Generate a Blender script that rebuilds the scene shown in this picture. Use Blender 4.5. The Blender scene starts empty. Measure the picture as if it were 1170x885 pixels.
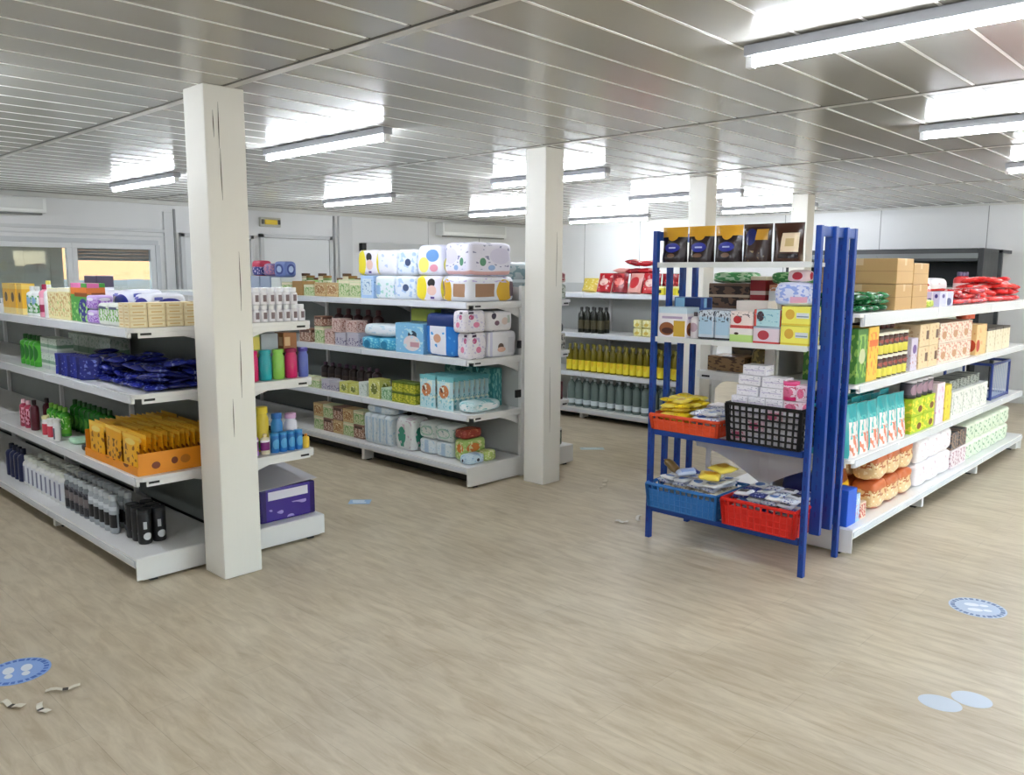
import bpy, bmesh, math, random
from mathutils import Vector, Matrix, noise
random.seed(7)
R = random.uniform
PI = math.pi
sc = bpy.context.scene
COL = sc.collection
H = 2.5                                   # ceiling height
ORD = ['first','second','third','fourth','fifth','sixth','seventh','eighth','ninth','tenth','eleventh','twelfth',
       'thirteenth','fourteenth','fifteenth','sixteenth','seventeenth','eighteenth','nineteenth','twentieth']

# ------------------------------------------------------------------ materials
def lin(c):
    return tuple(((v/255)/12.92 if v/255 <= .04045 else ((v/255+.055)/1.055)**2.4) for v in c) + (1,)
MATS = {}
def newmat(name, rough=.45, metal=0.0):
    m = bpy.data.materials.new(name); m.use_nodes = True
    b = m.node_tree.nodes['Principled BSDF']
    b.inputs['Roughness'].default_value = rough; b.inputs['Metallic'].default_value = metal
    return m, m.node_tree, b
def mat(col, rough=.45, metal=0.0):
    k = ('plain', tuple(col), rough, metal)
    if k not in MATS:
        m, nt, b = newmat('plain_%d_%d_%d' % tuple(col), rough, metal)
        # slight procedural unevenness of the finish
        n = nt.nodes.new('ShaderNodeTexNoise'); n.inputs['Scale'].default_value = 9
        tc = nt.nodes.new('ShaderNodeTexCoord'); nt.links.new(tc.outputs['Object'], n.inputs['Vector'])
        mr = nt.nodes.new('ShaderNodeMapRange'); mr.inputs['To Min'].default_value = max(.02, rough-.05); mr.inputs['To Max'].default_value = min(1, rough+.05)
        nt.links.new(n.outputs['Fac'], mr.inputs['Value']); nt.links.new(mr.outputs['Result'], b.inputs['Roughness'])
        b.inputs['Base Color'].default_value = lin(col)
        MATS[k] = m
    return MATS[k]
def pmat(base, *shapes, rough=.4):
    """printed packaging: shapes on the face's own UV: ('e'|'r', cu, cv, ru, rv, colour) or ('s', scale, threshold, colour, v0, v1) busy small print"""
    k = ('print', tuple(base), shapes, rough)
    if k in MATS: return MATS[k]
    m, nt, b = newmat('print_%d' % len(MATS), rough)
    N, L = nt.nodes.new, nt.links.new
    uv = N('ShaderNodeUVMap'); uv.uv_map = 'UVMap'
    cur = N('ShaderNodeRGB'); cur.outputs[0].default_value = lin(base); cur = cur.outputs[0]
    for s in shapes:
        if s[0] in 'er':
            _, cu, cv, ru, rv, c = s
            v1 = N('ShaderNodeVectorMath'); v1.operation = 'SUBTRACT'; v1.inputs[1].default_value = (cu, cv, 0); L(uv.outputs[0], v1.inputs[0])
            v2 = N('ShaderNodeVectorMath'); v2.operation = 'DIVIDE'; v2.inputs[1].default_value = (ru, rv, 1); L(v1.outputs[0], v2.inputs[0])
            lt = N('ShaderNodeMath'); lt.operation = 'LESS_THAN'; lt.inputs[1].default_value = 1
            if s[0] == 'e':
                le = N('ShaderNodeVectorMath'); le.operation = 'LENGTH'; L(v2.outputs[0], le.inputs[0]); L(le.outputs['Value'], lt.inputs[0])
            else:
                ab = N('ShaderNodeVectorMath'); ab.operation = 'ABSOLUTE'; L(v2.outputs[0], ab.inputs[0])
                sp = N('ShaderNodeSeparateXYZ'); L(ab.outputs[0], sp.inputs[0])
                mx = N('ShaderNodeMath'); mx.operation = 'MAXIMUM'; L(sp.outputs[0], mx.inputs[0]); L(sp.outputs[1], mx.inputs[1]); L(mx.outputs[0], lt.inputs[0])
            fac = lt.outputs[0]
        else:
            _, scale, th, c, v0, v1_ = s
            nz = N('ShaderNodeTexNoise'); nz.inputs['Scale'].default_value = scale; nz.inputs['Detail'].default_value = 1
            L(uv.outputs[0], nz.inputs['Vector'])
            gt = N('ShaderNodeMath'); gt.operation = 'GREATER_THAN'; gt.inputs[1].default_value = th; L(nz.outputs['Fac'], gt.inputs[0])
            sp = N('ShaderNodeSeparateXYZ'); L(uv.outputs[0], sp.inputs[0])
            a = N('ShaderNodeMath'); a.operation = 'GREATER_THAN'; a.inputs[1].default_value = v0; L(sp.outputs[1], a.inputs[0])
            bb = N('ShaderNodeMath'); bb.operation = 'LESS_THAN'; bb.inputs[1].default_value = v1_; L(sp.outputs[1], bb.inputs[0])
            p = N('ShaderNodeMath'); p.operation = 'MULTIPLY'; L(a.outputs[0], p.inputs[0]); L(bb.outputs[0], p.inputs[1])
            q = N('ShaderNodeMath'); q.operation = 'MULTIPLY'; L(p.outputs[0], q.inputs[0]); L(gt.outputs[0], q.inputs[1]); fac = q.outputs[0]
        mix = N('ShaderNodeMix'); mix.data_type = 'RGBA'; L(fac, mix.inputs['Factor']); L(cur, mix.inputs['A']); mix.inputs['B'].default_value = lin(c)
        cur = mix.outputs['Result']
    L(cur, b.inputs['Base Color'])
    MATS[k] = m
    return m
def clearmat(col, amount=.6, rough=.08, key='clear'):
    k = (key, tuple(col), amount)
    if k not in MATS:
        m, nt, b = newmat(key + '_%d_%d_%d' % tuple(col), rough)
        b.inputs['Base Color'].default_value = lin(col)
        t = nt.nodes.new('ShaderNodeBsdfTransparent'); t.inputs[0].default_value = lin(col)
        mx = nt.nodes.new('ShaderNodeMixShader'); mx.inputs[0].default_value = amount
        nt.links.new(b.outputs[0], mx.inputs[1]); nt.links.new(t.outputs[0], mx.inputs[2])
        nt.links.new(mx.outputs[0], nt.nodes['Material Output'].inputs[0])
        MATS[k] = m
    return MATS[k]
def emat(col, strength):
    m = bpy.data.materials.new('glow'); m.use_nodes = True; nt = m.node_tree
    nt.nodes.remove(nt.nodes['Principled BSDF']); e = nt.nodes.new('ShaderNodeEmission')
    e.inputs[0].default_value = lin(col); e.inputs[1].default_value = strength
    nt.links.new(e.outputs[0], nt.nodes['Material Output'].inputs[0]); return m

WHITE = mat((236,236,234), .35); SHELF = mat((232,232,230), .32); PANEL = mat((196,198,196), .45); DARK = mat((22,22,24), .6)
RAIL = mat((222,226,232), .25); BLUE = mat((12,62,146), .35); BLACK = mat((18,18,20), .45)

# ------------------------------------------------------------------ mesh helpers
def fin(bm, name, mats, smooth=None):
    me = bpy.data.meshes.new(name); bmesh.ops.recalc_face_normals(bm, faces=bm.faces); bm.to_mesh(me); bm.free()
    for m in (mats if isinstance(mats, (list, tuple)) else [mats]): me.materials.append(m)
    if smooth is not None:
        for p in me.polygons: p.use_smooth = True
        me.set_sharp_from_angle(angle=math.radians(smooth))
    return me
def abox(bm, x0, x1, y0, y1, z0, z1, mi=0, bev=0):
    vs = [bm.verts.new((x, y, z)) for z in (z0, z1) for x, y in ((x0,y0),(x1,y0),(x1,y1),(x0,y1))]
    F = []
    for q in ((3,2,1,0),(4,5,6,7),(0,1,5,4),(1,2,6,5),(2,3,7,6),(3,0,4,7)):
        f = bm.faces.new([vs[i] for i in q]); f.material_index = mi; F.append(f)
    if bev:
        r = bmesh.ops.bevel(bm, geom=list({e for f in F for e in f.edges}), offset=bev, segments=2, affect='EDGES', profile=.6)
        for f in r['faces']: f.material_index = mi
    return vs
def tube(bm, p, q, r, mi=0, seg=8):
    p, q = Vector(p), Vector(q); d = (q-p).normalized()
    a = d.orthogonal().normalized(); b = d.cross(a)
    r0 = [bm.verts.new(p + (a*math.cos(t)+b*math.sin(t))*r) for t in [2*PI*i/seg for i in range(seg)]]
    r1 = [bm.verts.new(v.co + (q-p)) for v in r0]
    for i in range(seg):
        f = bm.faces.new((r0[i], r0[(i+1)%seg], r1[(i+1)%seg], r1[i])); f.material_index = mi
    for c in (r0[::-1], r1): f = bm.faces.new(c); f.material_index = mi
def boxuv(bm, w, d, h):
    uvl = (bm.loops.layers.uv.get('UVMap') or bm.loops.layers.uv.new('UVMap'))
    for f in bm.faces:
        n = f.normal
        for l in f.loops:
            x, y, z = l.vert.co
            if abs(n.z) > .75: u, v = x/w+.5, .93+.06*(y/d+.5)       # tops carry the plain upper edge of the print
            elif abs(n.y) >= abs(n.x): u, v = x/w+.5, z/h
            else: u, v = y/d+.5, z/h
            l[uvl].uv = (u, v)
CACHE = {}
def cached(key, fn):
    if key not in CACHE: CACHE[key] = fn()
    return CACHE[key]
def m_box(w, d, h, m, bev=.004):
    def f():
        bm = bmesh.new(); abox(bm, -w/2, w/2, -d/2, d/2, 0, h, bev=min(bev, w*.12, d*.12, h*.12))
        bm.normal_update(); boxuv(bm, w, d, h); return fin(bm, 'carton', m)
    return cached(('box', w, d, h, m.name, bev), f)
def m_soft(w, d, h, m, n=5.0, seed=0, wob=.012):
    """plastic-wrapped soft pack: rounded block with lumps and a flattened base"""
    def f():
        bm = bmesh.new(); K = 9
        bmesh.ops.create_cube(bm, size=2)
        bmesh.ops.subdivide_edges(bm, edges=bm.edges[:], cuts=K, use_grid_fill=True)
        bm.normal_update(); uvl = (bm.loops.layers.uv.get('UVMap') or bm.loops.layers.uv.new('UVMap'))
        for fc in bm.faces:
            nn = fc.normal
            for l in fc.loops:
                x, y, z = l.vert.co
                if abs(nn.z) > .9: uv = (x*.5+.5, .93+.06*(y*.5+.5))
                elif abs(nn.y) > .9: uv = (x*.5+.5, z*.5+.5)
                else: uv = (y*.5+.5, z*.5+.5)
                l[uvl].uv = uv
        for v in bm.verts:
            c = v.co; s = (abs(c.x)**n + abs(c.y)**n + abs(c.z)**n)**(1/n); p = c/s
            k = 1 + wob*4*noise.noise(Vector((p.x*1.7+seed, p.y*1.7, p.z*1.7-seed)))
            p = p*k
            v.co = (max(-1, min(1, p.x))*w/2, max(-1, min(1, p.y))*d/2, (max(-.97, min(1, p.z))+.97)/1.97*h)
        return fin(bm, 'soft_pack', m, 180)
    return cached(('soft', w, d, h, m.name, n, seed, wob), f)
def m_pouch(w, d, h, m, seed=0):
    """stand-up pouch: wide base gusset, thin crimped top"""
    def f():
        bm = bmesh.new(); NU, NV = 8, 10; uvl = (bm.loops.layers.uv.get('UVMap') or bm.loops.layers.uv.new('UVMap')); rings = []
        for j in range(NV+1):
            t = j/NV; th = d*(1-.92*t**1.6) if t < .93 else d*.09; ring = []
            if j == 0: th = d*.9
            pos = []
            for i in range(NU+1):
                u = i/NU; pos.append((u, 1))
            for i in range(NU-1, 0, -1): pos.append((i/NU, -1))
            for u, s in pos:
                prof = (1-abs(2*u-1)**3)**.6 if 0 < u < 1 else 0
                wob = .10*d*noise.noise(Vector((u*4+seed, t*4, s)))*(1 if 0 < j < NV else 0)
                ring.append((bm.verts.new(((u-.5)*w*(1-.04*math.sin(t*PI)), -s*(th/2*prof)+wob*prof, t*h)), u, t))
            rings.append(ring)
        n = len(rings[0])
        for j in range(NV):
            for i in range(n):
                q = (rings[j][i], rings[j][(i+1)%n], rings[j+1][(i+1)%n], rings[j+1][i])
                fc = bm.faces.new([a[0] for a in q])
                for l, a in zip(fc.loops, q): l[uvl].uv = (a[1], a[2])
        bm.faces.new([a[0] for a in rings[0]][::-1]); bm.faces.new([a[0] for a in rings[-1]])
        return fin(bm, 'pouch', m, 50)
    return cached(('pouch', w, d, h, m.name, seed), f)
def m_pillow(w, l, t, m, seed=0):
    """flat-lying pillow bag with crimped ends; width x, length y, thickness z"""
    def f():
        bm = bmesh.new(); NU, NV = 8, 10; uvl = (bm.loops.layers.uv.get('UVMap') or bm.loops.layers.uv.new('UVMap')); G = {}
        for s in (1, -1):
            for j in range(NV+1):
                for i in range(NU+1):
                    u, v = i/NU*2-1, j/NV*2-1
                    edge = i in (0, NU) or j in (0, NV)
                    if s == -1 and edge: G[s, i, j] = G[1, i, j]; continue
                    z = (1-abs(u)**2.6)**.6*(1-abs(v)**4)**.6 if not edge else 0
                    z += .22*noise.noise(Vector((u*2.2+seed, v*2.2, s*3.1)))*(0 if edge else 1)
                    ww = 1-.06*(1-v*v)
                    G[s, i, j] = bm.verts.new((u*w/2*ww, v*l/2, t/2 + s*z*t/2 + .05*t*math.sin(j*2.1)*(j in (0, NV))))
            for j in range(NV):
                for i in range(NU):
                    ids = ((i,j),(i+1,j),(i+1,j+1),(i,j+1))
                    try: fc = bm.faces.new([G[s, a, b] for a, b in ids])
                    except ValueError: continue
                    for lp, (a, b) in zip(fc.loops, ids): lp[uvl].uv = (a/NU, b/NV)
        return fin(bm, 'bag', m, 180)
    return cached(('pillow', w, l, t, m.name, seed), f)
def lathe(bm, prof, mis, seg=14, sq=1.0):
    """prof: list of (r, z); mis: material index per ring gap; sq: depth/width ratio"""
    uvl = (bm.loops.layers.uv.get('UVMap') or bm.loops.layers.uv.new('UVMap')); rs = []; zmax = max(p[1] for p in prof) or 1
    for r, z in prof: rs.append([bm.verts.new((r*math.cos(2*PI*i/seg), r*sq*math.sin(2*PI*i/seg), z)) for i in range(seg)])
    for k in range(len(prof)-1):
        for i in range(seg):
            f = bm.faces.new((rs[k][i], rs[k][(i+1)%seg], rs[k+1][(i+1)%seg], rs[k+1][i])); f.material_index = mis[k]
            for l in f.loops:
                a = math.atan2(l.vert.co.y/sq, l.vert.co.x); l[uvl].uv = ((a+PI/2)/PI+.5 if -PI < a < PI/6 else .1, l.vert.co.z/zmax)
    f = bm.faces.new(rs[0][::-1]); f.material_index = mis[0]
    f = bm.faces.new(rs[-1]); f.material_index = mis[-1]
def m_lathe(name, prof, mats, mis, seg=14, sq=1.0):
    def f():
        bm = bmesh.new(); lathe(bm, prof, mis, seg, sq); return fin(bm, name, mats, 40)
    return cached((name, tuple(prof), tuple(m.name for m in mats), tuple(mis), seg, sq), f)

# ------------------------------------------------------------------ object helpers
def link(name, me, parent=None, loc=(0,0,0), rot=(0,0,0)):
    o = bpy.data.objects.new(name, me); COL.objects.link(o); o.location = loc; o.rotation_euler = rot
    if parent: o.parent = parent
    return o
def tag(o, label, cat, group=None, kind=None):
    o['label'] = label; o['category'] = cat
    if group: o['group'] = group
    if kind: o['kind'] = kind
    return o
def struct(name, me, label=None, parent=None):
    o = link(name, me, parent)
    if not parent: o['kind'] = 'structure'
    if label: o['label'] = label
    return o
def thing(name, label, cat, loc=(0,0,0), rz=0, group=None):
    return tag(link(name, None, None, loc, (0,0,rz)), label, cat, group)
def one(name, me, label, cat, loc, rz=0, group=None, rx=0, ry=0):
    return tag(link(name, me, None, loc, (rx, ry, rz)), label, cat, group)

# faces of the shelving: a = coordinate along the face, inset = distance behind the face's front line
FACES = {'L': ('x', 1.645, 1), 'M': ('x', 4.115, 1), 'F': ('x', 7.04, 1), 'R': ('y', 1.725, 1), 'LE': ('y', 4.2, 1), 'ME': ('y', 4.345, 1),
         'K': ('x', 4.10, 1), 'G': ('x', 4.645, 1)}
def at(face, a, inset, d, z):
    ax, f0, s = FACES[face]
    if ax == 'x': return (f0+inset+d/2, a, z), -PI/2
    return (a, f0+inset+d/2, z), 0.0
def box(face, a, inset, w, d, h, z, m, label, name='carton', cat='box', group=None, j=0.0, bev=.004):
    loc, rz = at(face, a, inset, d, z); return one(name, m_box(w, d, h, m, bev), label, cat, loc, rz+R(-j, j), group)
def soft(face, a, inset, w, d, h, z, m, label, name='soft_pack', cat='pack', group=None, seed=0, n=5.0, wob=.012, j=0.0):
    loc, rz = at(face, a, inset, d, z); return one(name, m_soft(w, d, h, m, n, seed, wob), label, cat, loc, rz+R(-j, j), group)
def pouch(face, a, inset, w, d, h, z, m, label, name='stand_up_pouch', cat='pouch', group=None, seed=0, turn=0.0):
    loc, rz = at(face, a, inset, d, z); return one(name, m_pouch(w, d, h, m, seed), label, cat, loc, rz+turn, group)
def bottle(face, a, inset, r, h, z, body, cap, label, lab=None, lv=(.15,.6), name='bottle', cat='bottle', group=None, sq=1.0, neck=.35, capf=.14, sh=.16):
    """body with shoulders and neck, printed label band, and a cap of its own"""
    d = 2*r*sq; loc, rz = at(face, a, inset, d, z)
    hb = h*(1-capf); zs = hb*(1-sh)
    a0, a1 = max(.03, lv[0])*h, min(zs*.98, lv[1]*h)
    prof = [(r*.9, 0), (r, h*.02), (r, a0), (r*1.012, a0+.0005), (r*1.012, a1-.0005), (r, a1), (r, zs), (r*.86, zs+(hb-zs)*.45), (r*neck, zs+(hb-zs)*.85), (r*neck, hb)]
    mis = [0,0,0,1 if lab else 0,0,0,0,0,0]
    t = thing(name, label, cat, loc, rz, group)
    link('bottle_body', m_lathe('bottle_body', prof, [body, lab or body], mis, 14, sq), t)
    rc = r*max(neck*1.25, .3)
    link('cap', m_lathe('cap', [(rc, hb*.985), (rc, h*.985), (rc*.8, h)], [cap], [0,0], 12, min(1, sq*1.15)), t)
    return t
def can(face, a, inset, r, h, z, body, top, label, lab=None, lv=(.2,.8), name='tin', cat='tin', group=None):
    d = 2*r; loc, rz = at(face, a, inset, d, z); t = thing(name, label, cat, loc, rz, group)
    prof = [(r*.94, 0), (r, h*.03), (r, h*lv[0]), (r*1.01, h*lv[0]+.0005), (r*1.01, h*lv[1]-.0005), (r, h*lv[1]), (r, h*.86), (r*.95, h*.89)]
    link('container', m_lathe('container', prof, [body, lab or body], [0,0,0,1,0,0,0], 16), t)
    link('lid', m_lathe('lid', [(r*1.02, h*.875), (r*1.02, h*.985), (r*.95, h)], [top], [0,0], 16), t)
    return t
def heap(face, a0, a1, in0, in1, z, na, ni, nl, w, l, t, mats, label, name, cat, group, tilt=.2, hump=0.0, vert=False):
    """packets lying loosely in layers, each one an object"""
    k = 0
    for ly in range(nl):
        for i in range(na):
            for q in range(ni):
                sh = .5*(ly % 2)
                u = (i+.5+sh*.6)/(na+.3); v = (q+.5+sh*.5)/(ni+.25)
                if ly and R(0,1) < .12*ly: continue
                a = a0+(a1-a0)*u+R(-.006,.006); ins = in0+(in1-in0)*v+R(-.006,.006)
                zz = z+ly*t*.97+hump*math.sin(u*PI)*ly
                loc, rz = at(face, a, ins, 0, zz+ (.004 if ly == 0 else .004+R(0,.006)))
                tl = tilt*.6 if ly else tilt*.2
                one(name, m_pillow(w, l, t, mats[k % len(mats)], (k*7) % 5), label, cat, loc, rz+R(-.3,.3), group, R(-tl,tl), R(-tl,tl)); k += 1

# ------------------------------------------------------------------ camera
f_, cx, cy = 935.0, 585.0, 442.5
p = math.atan(131/935); roll = math.radians(.28); aR = math.radians(43.5)
fw = Vector((math.cos(aR)*math.cos(p), math.sin(aR)*math.cos(p), -math.sin(p)))
rt = Vector((math.sin(aR), -math.cos(aR), 0)); up = rt.cross(fw)
r2 = rt*math.cos(roll)+up*math.sin(roll); u2 = up*math.cos(roll)-rt*math.sin(roll)
cd = bpy.data.cameras.new('camera'); cam = bpy.data.objects.new('camera', cd); COL.objects.link(cam)
M = Matrix((r2, u2, -fw)).transposed().to_4x4(); M.translation = (0,0,1.6); cam.matrix_world = M
cd.sensor_fit = 'HORIZONTAL'; cd.sensor_width = 36; cd.lens = 36*f_/1170; cd.clip_start = .05
sc.camera = cam

# ================================================================== THE ROOM
X0, X1, Y0, Y1 = -4.0, 11.8, -4.0, 10.7
# floor: pale oak vinyl planks running away from the window side
m, nt, b = newmat('vinyl_planks', .42); N, L = nt.nodes.new, nt.links.new
tc = N('ShaderNodeTexCoord')
mp = N('ShaderNodeMapping'); mp.inputs['Rotation'].default_value = (0,0,PI/2); L(tc.outputs['Object'], mp.inputs[0])
br = N('ShaderNodeTexBrick'); br.offset = .37; br.inputs['Scale'].default_value = 1.0; br.inputs['Brick Width'].default_value = 1.22; br.inputs['Row Height'].default_value = .183
br.inputs['Mortar Size'].default_value = .0012; br.inputs['Mortar Smooth'].default_value = .3; br.inputs['Bias'].default_value = 0
br.inputs['Color1'].default_value = lin((194,178,149)); br.inputs['Color2'].default_value = lin((209,195,168)); br.inputs['Mortar'].default_value = lin((150,136,112))
L(mp.outputs[0], br.inputs['Vector'])
mp2 = N('ShaderNodeMapping'); mp2.inputs['Scale'].default_value = (13,2.4,1); L(tc.outputs['Object'], mp2.inputs[0])
n1 = N('ShaderNodeTexNoise'); n1.inputs['Scale'].default_value = 1.6; n1.inputs['Detail'].default_value = 7; n1.inputs['Roughness'].default_value = .62; n1.inputs['Distortion'].default_value = .6
L(mp2.outputs[0], n1.inputs['Vector'])
rp = N('ShaderNodeValToRGB'); rp.color_ramp.elements[0].position = .33; rp.color_ramp.elements[0].color = lin((172,155,126)); rp.color_ramp.elements[1].position = .62; rp.color_ramp.elements[1].color = lin((218,207,183))
L(n1.outputs['Fac'], rp.inputs[0])
mx = N('ShaderNodeMix'); mx.data_type = 'RGBA'; mx.inputs['Factor'].default_value = .55; L(br.outputs['Color'], mx.inputs['A']); L(rp.outputs[0], mx.inputs['B'])
n2 = N('ShaderNodeTexNoise'); n2.inputs['Scale'].default_value = 1.5; n2.inputs['Detail'].default_value = 4; L(tc.outputs['Object'], n2.inputs['Vector'])
rp2 = N('ShaderNodeValToRGB'); rp2.color_ramp.elements[0].position = .3; rp2.color_ramp.elements[0].color = (.80,.79,.78,1); rp2.color_ramp.elements[1].position = .65; rp2.color_ramp.elements[1].color = (1,1,1,1); L(n2.outputs['Fac'], rp2.inputs[0])
mx2 = N('ShaderNodeMix'); mx2.data_type = 'RGBA'; mx2.blend_type = 'MULTIPLY'; mx2.inputs['Factor'].default_value = .8; L(mx.outputs['Result'], mx2.inputs['A']); L(rp2.outputs[0], mx2.inputs['B'])
L(mx2.outputs['Result'], b.inputs['Base Color'])
mr = N('ShaderNodeMapRange'); mr.inputs['To Min'].default_value = .32; mr.inputs['To Max'].default_value = .5; L(n1.outputs['Fac'], mr.inputs['Value']); L(mr.outputs[0], b.inputs['Roughness'])
bp = N('ShaderNodeBump'); bp.inputs['Strength'].default_value = .08; L(n1.outputs['Fac'], bp.inputs['Height']); L(bp.outputs[0], b.inputs['Normal'])
bm = bmesh.new(); abox(bm, X0, X1, Y0, Y1, -.1, 0); struct('floor', fin(bm, 'floor', m))

# ceiling: lacquered metal strips 25 cm wide, white joint profiles, cross seams every module
m, nt, b = newmat('ceiling_lacquer', .22); N, L = nt.nodes.new, nt.links.new
tc = N('ShaderNodeTexCoord'); mpc = N('ShaderNodeMapping'); mpc.inputs['Scale'].default_value = (.4,4,1); L(tc.outputs['Object'], mpc.inputs[0])
nz = N('ShaderNodeTexNoise'); nz.inputs['Scale'].default_value = 2.2; L(mpc.outputs[0], nz.inputs['Vector'])
mr = N('ShaderNodeMapRange'); mr.inputs['To Min'].default_value = .13; mr.inputs['To Max'].default_value = .22; L(nz.outputs['Fac'], mr.inputs['Value']); L(mr.outputs[0], b.inputs['Roughness'])
b.inputs['Base Color'].default_value = lin((180,178,171)); b.inputs['Specular IOR Level'].default_value = .2
CEIL = m
SEAMS = [-2.75, -.35, 2.05, 4.5, 6.65, 9.02]
xs = [X0]+SEAMS+[X1]
bm = bmesh.new()
y = 1.21-.25*21
while y < Y1:
    ya, yb = max(Y0, y+.006), min(Y1, y+.244)
    if yb > ya+.02:
        for a, c in zip(xs, xs[1:]):
            abox(bm, a+.004, c-.004, ya, yb, H, H+.012, bev=.0025)
    y += .25
abox(bm, X0, X1, Y0, Y1, H+.03, H+.1, 0)
struct('ceiling', fin(bm, 'ceiling', [CEIL]))
bm = bmesh.new(); y = 1.21-.25*20
while y < Y1-.05:
    for a, c in zip(xs, xs[1:]): abox(bm, a+.03, c-.03, y-.0062, y+.0062, H-.002, H+.006)
    y += .25
struct('trim_1', fin(bm, 'trim', mat((250,250,246), .3)), 'white joint profiles between the ceiling strips')
bm = bmesh.new()
for s in SEAMS:
    abox(bm, s+.006, s+.05, Y0, Y1, H-.003, H+.004); abox(bm, s-.010, s+.004, Y0, Y1, H-.0015, H+.004, 1)
struct('trim_2', fin(bm, 'trim', [mat((206,204,196), .35), mat((84,80,72), .6)]), 'cross seams of the ceiling modules')

# walls: pale sandwich panels
m, nt, b = newmat('wall_panel', .38); N, L = nt.nodes.new, nt.links.new
tc = N('ShaderNodeTexCoord'); nz = N('ShaderNodeTexNoise'); nz.inputs['Scale'].default_value = 1.3; L(tc.outputs['Object'], nz.inputs['Vector'])
rp = N('ShaderNodeValToRGB'); rp.color_ramp.elements[0].color = lin((222,224,224)); rp.color_ramp.elements[1].color = lin((234,235,234)); L(nz.outputs['Fac'], rp.inputs[0]); L(rp.outputs[0], b.inputs['Base Color'])
WALL = m; SEAMG = mat((150,152,152), .5); FRAME = mat((226,229,230), .35); GREY = mat((150,153,152), .5); LGREY = mat((200,203,203), .45)
def wall_with_holes(axis, c0, c1, a0, a1, holes):
    bm = bmesh.new(); cuts = sorted({a0, a1} | {h[0] for h in holes} | {h[1] for h in holes})
    for u, v in zip(cuts, cuts[1:]):
        hs = [h for h in holes if h[0] <= u+1e-6 and h[1] >= v-1e-6]
        zs = [(0, H+.1)] if not hs else [(0, hs[0][2]), (hs[0][3], H+.1)]
        for z0, z1 in zs:
            if axis == 'x': abox(bm, u, v, c0, c1, z0, z1)
            else: abox(bm, c0, c1, u, v, z0, z1)
    return bm
WIN = (1.9, 4.58, 1.0, 1.93)
bm = wall_with_holes('x', Y1, Y1+.12, X0-.12, X1+.12, [WIN]); struct('wall_left', fin(bm, 'wall', WALL))
bm = wall_with_holes('y', X1, X1+.12, Y0, Y1, []); struct('wall_right', fin(bm, 'wall', WALL))
SHOP = (3.4, 7.9, .1, 2.2)
bm = wall_with_holes('x', Y0-.12, Y0, X0-.12, X1+.12, [SHOP]); struct('wall_back', fin(bm, 'wall', WALL))
bm = wall_with_holes('y', X0-.12, X0, Y0, Y1, []); struct('wall_front', fin(bm, 'wall', WALL))
for nme, r in (('baseboard_left', (X0, X1, Y1-.012, Y1)), ('baseboard_right', (X1-.012, X1, Y0, Y1-.013))):
    bm = bmesh.new(); abox(bm, *r, 0, .08, bev=.003); struct(nme, fin(bm, 'baseboard', mat((210,210,206), .4)))
# panel seams, cornice and service rails on the walls
bm = bmesh.new()
for x in (-2.2,-1,.2,1.4,5.6,7.55,9.2,10.4): abox(bm, x-.004, x+.004, Y1-.003, Y1, .09, H)
for yy in (9.4,8.2,7.0,5.6,4.22,2.9,1.7,.5,-.7,-1.9,-3.1): abox(bm, X1-.003, X1, yy-.005, yy+.005, .09, H)
struct('trim_3', fin(bm, 'trim', SEAMG), 'thin seams between the wall panels')
bm = bmesh.new()
abox(bm, X0, X1-.03, Y1-.03, Y1, H-.055, H-.004, bev=.004); abox(bm, X1-.025, X1, Y0, Y1-.03, H-.03, H-.004, bev=.003)
struct('trim_4', fin(bm, 'trim', mat((214,214,208), .4)), 'cornice along the top of the walls')
bm = bmesh.new()
abox(bm, 1.0, 4.7, Y1-.03, Y1, 2.09, 2.13, bev=.004); abox(bm, 1.0, 4.7, Y1-.02, Y1, 2.03, 2.05, bev=.004)
abox(bm, 4.70, 4.82, Y1-.03, Y1, 0, 2.36, bev=.006); abox(bm, 4.835, 4.86, Y1-.02, Y1, 0, 2.4, 1)
abox(bm, 7.38, 7.62, Y1-.05, Y1, 0, H-.06, bev=.006); abox(bm, 7.30, 7.325, Y1-.02, Y1, 0, H-.06, 1)
struct('trim_5', fin(bm, 'trim', [mat((214,216,216), .4), GREY]), 'rails and posts on the window wall')

# windows
GLASS = bpy.data.materials.new('window_glass'); GLASS.use_nodes = True; nt = GLASS.node_tree; nt.nodes.remove(nt.nodes['Principled BSDF'])
tr = nt.nodes.new('ShaderNodeBsdfTransparent'); tr.inputs[0].default_value = (.86,.9,.92,1); gl = nt.nodes.new('ShaderNodeBsdfGlossy'); gl.inputs['Roughness'].default_value = .03
fr = nt.nodes.new('ShaderNodeFresnel'); fr.inputs[0].default_value = 1.5; ms = nt.nodes.new('ShaderNodeMixShader')
nt.links.new(fr.outputs[0], ms.inputs[0]); nt.links.new(tr.outputs[0], ms.inputs[1]); nt.links.new(gl.outputs[0], ms.inputs[2]); nt.links.new(ms.outputs[0], nt.nodes['Material Output'].inputs[0])
def window(name, x0, x1, z0, z1, y, fwid=.06, glass=True):
    bm = bmesh.new()
    for r in ((x0, x1, z0, z0+fwid), (x0, x1, z1-fwid, z1), (x0, x0+fwid, z0+fwid, z1-fwid), (x1-fwid, x1, z0+fwid, z1-fwid)):
        abox(bm, r[0], r[1], y-.035, y+.035, r[2], r[3], bev=.004)
    w = struct(name, fin(bm, 'window', FRAME))
    bm = bmesh.new(); abox(bm, x0+fwid-.005, x1-fwid+.005, y-.004, y+.004, z0+fwid-.005, z1-fwid+.005); link('pane', fin(bm, 'pane', GLASS), w)
    return w
w1 = window('window_1', 1.9, 3.58, 1.0, 1.93, Y1+.03)
bm = bmesh.new()
for i in range(11): abox(bm, 1.96+i*.14, 2.10+i*.14, Y1+.09+.004*(i%2), Y1+.096+.004*(i%2), 1.02, 1.9)
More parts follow.
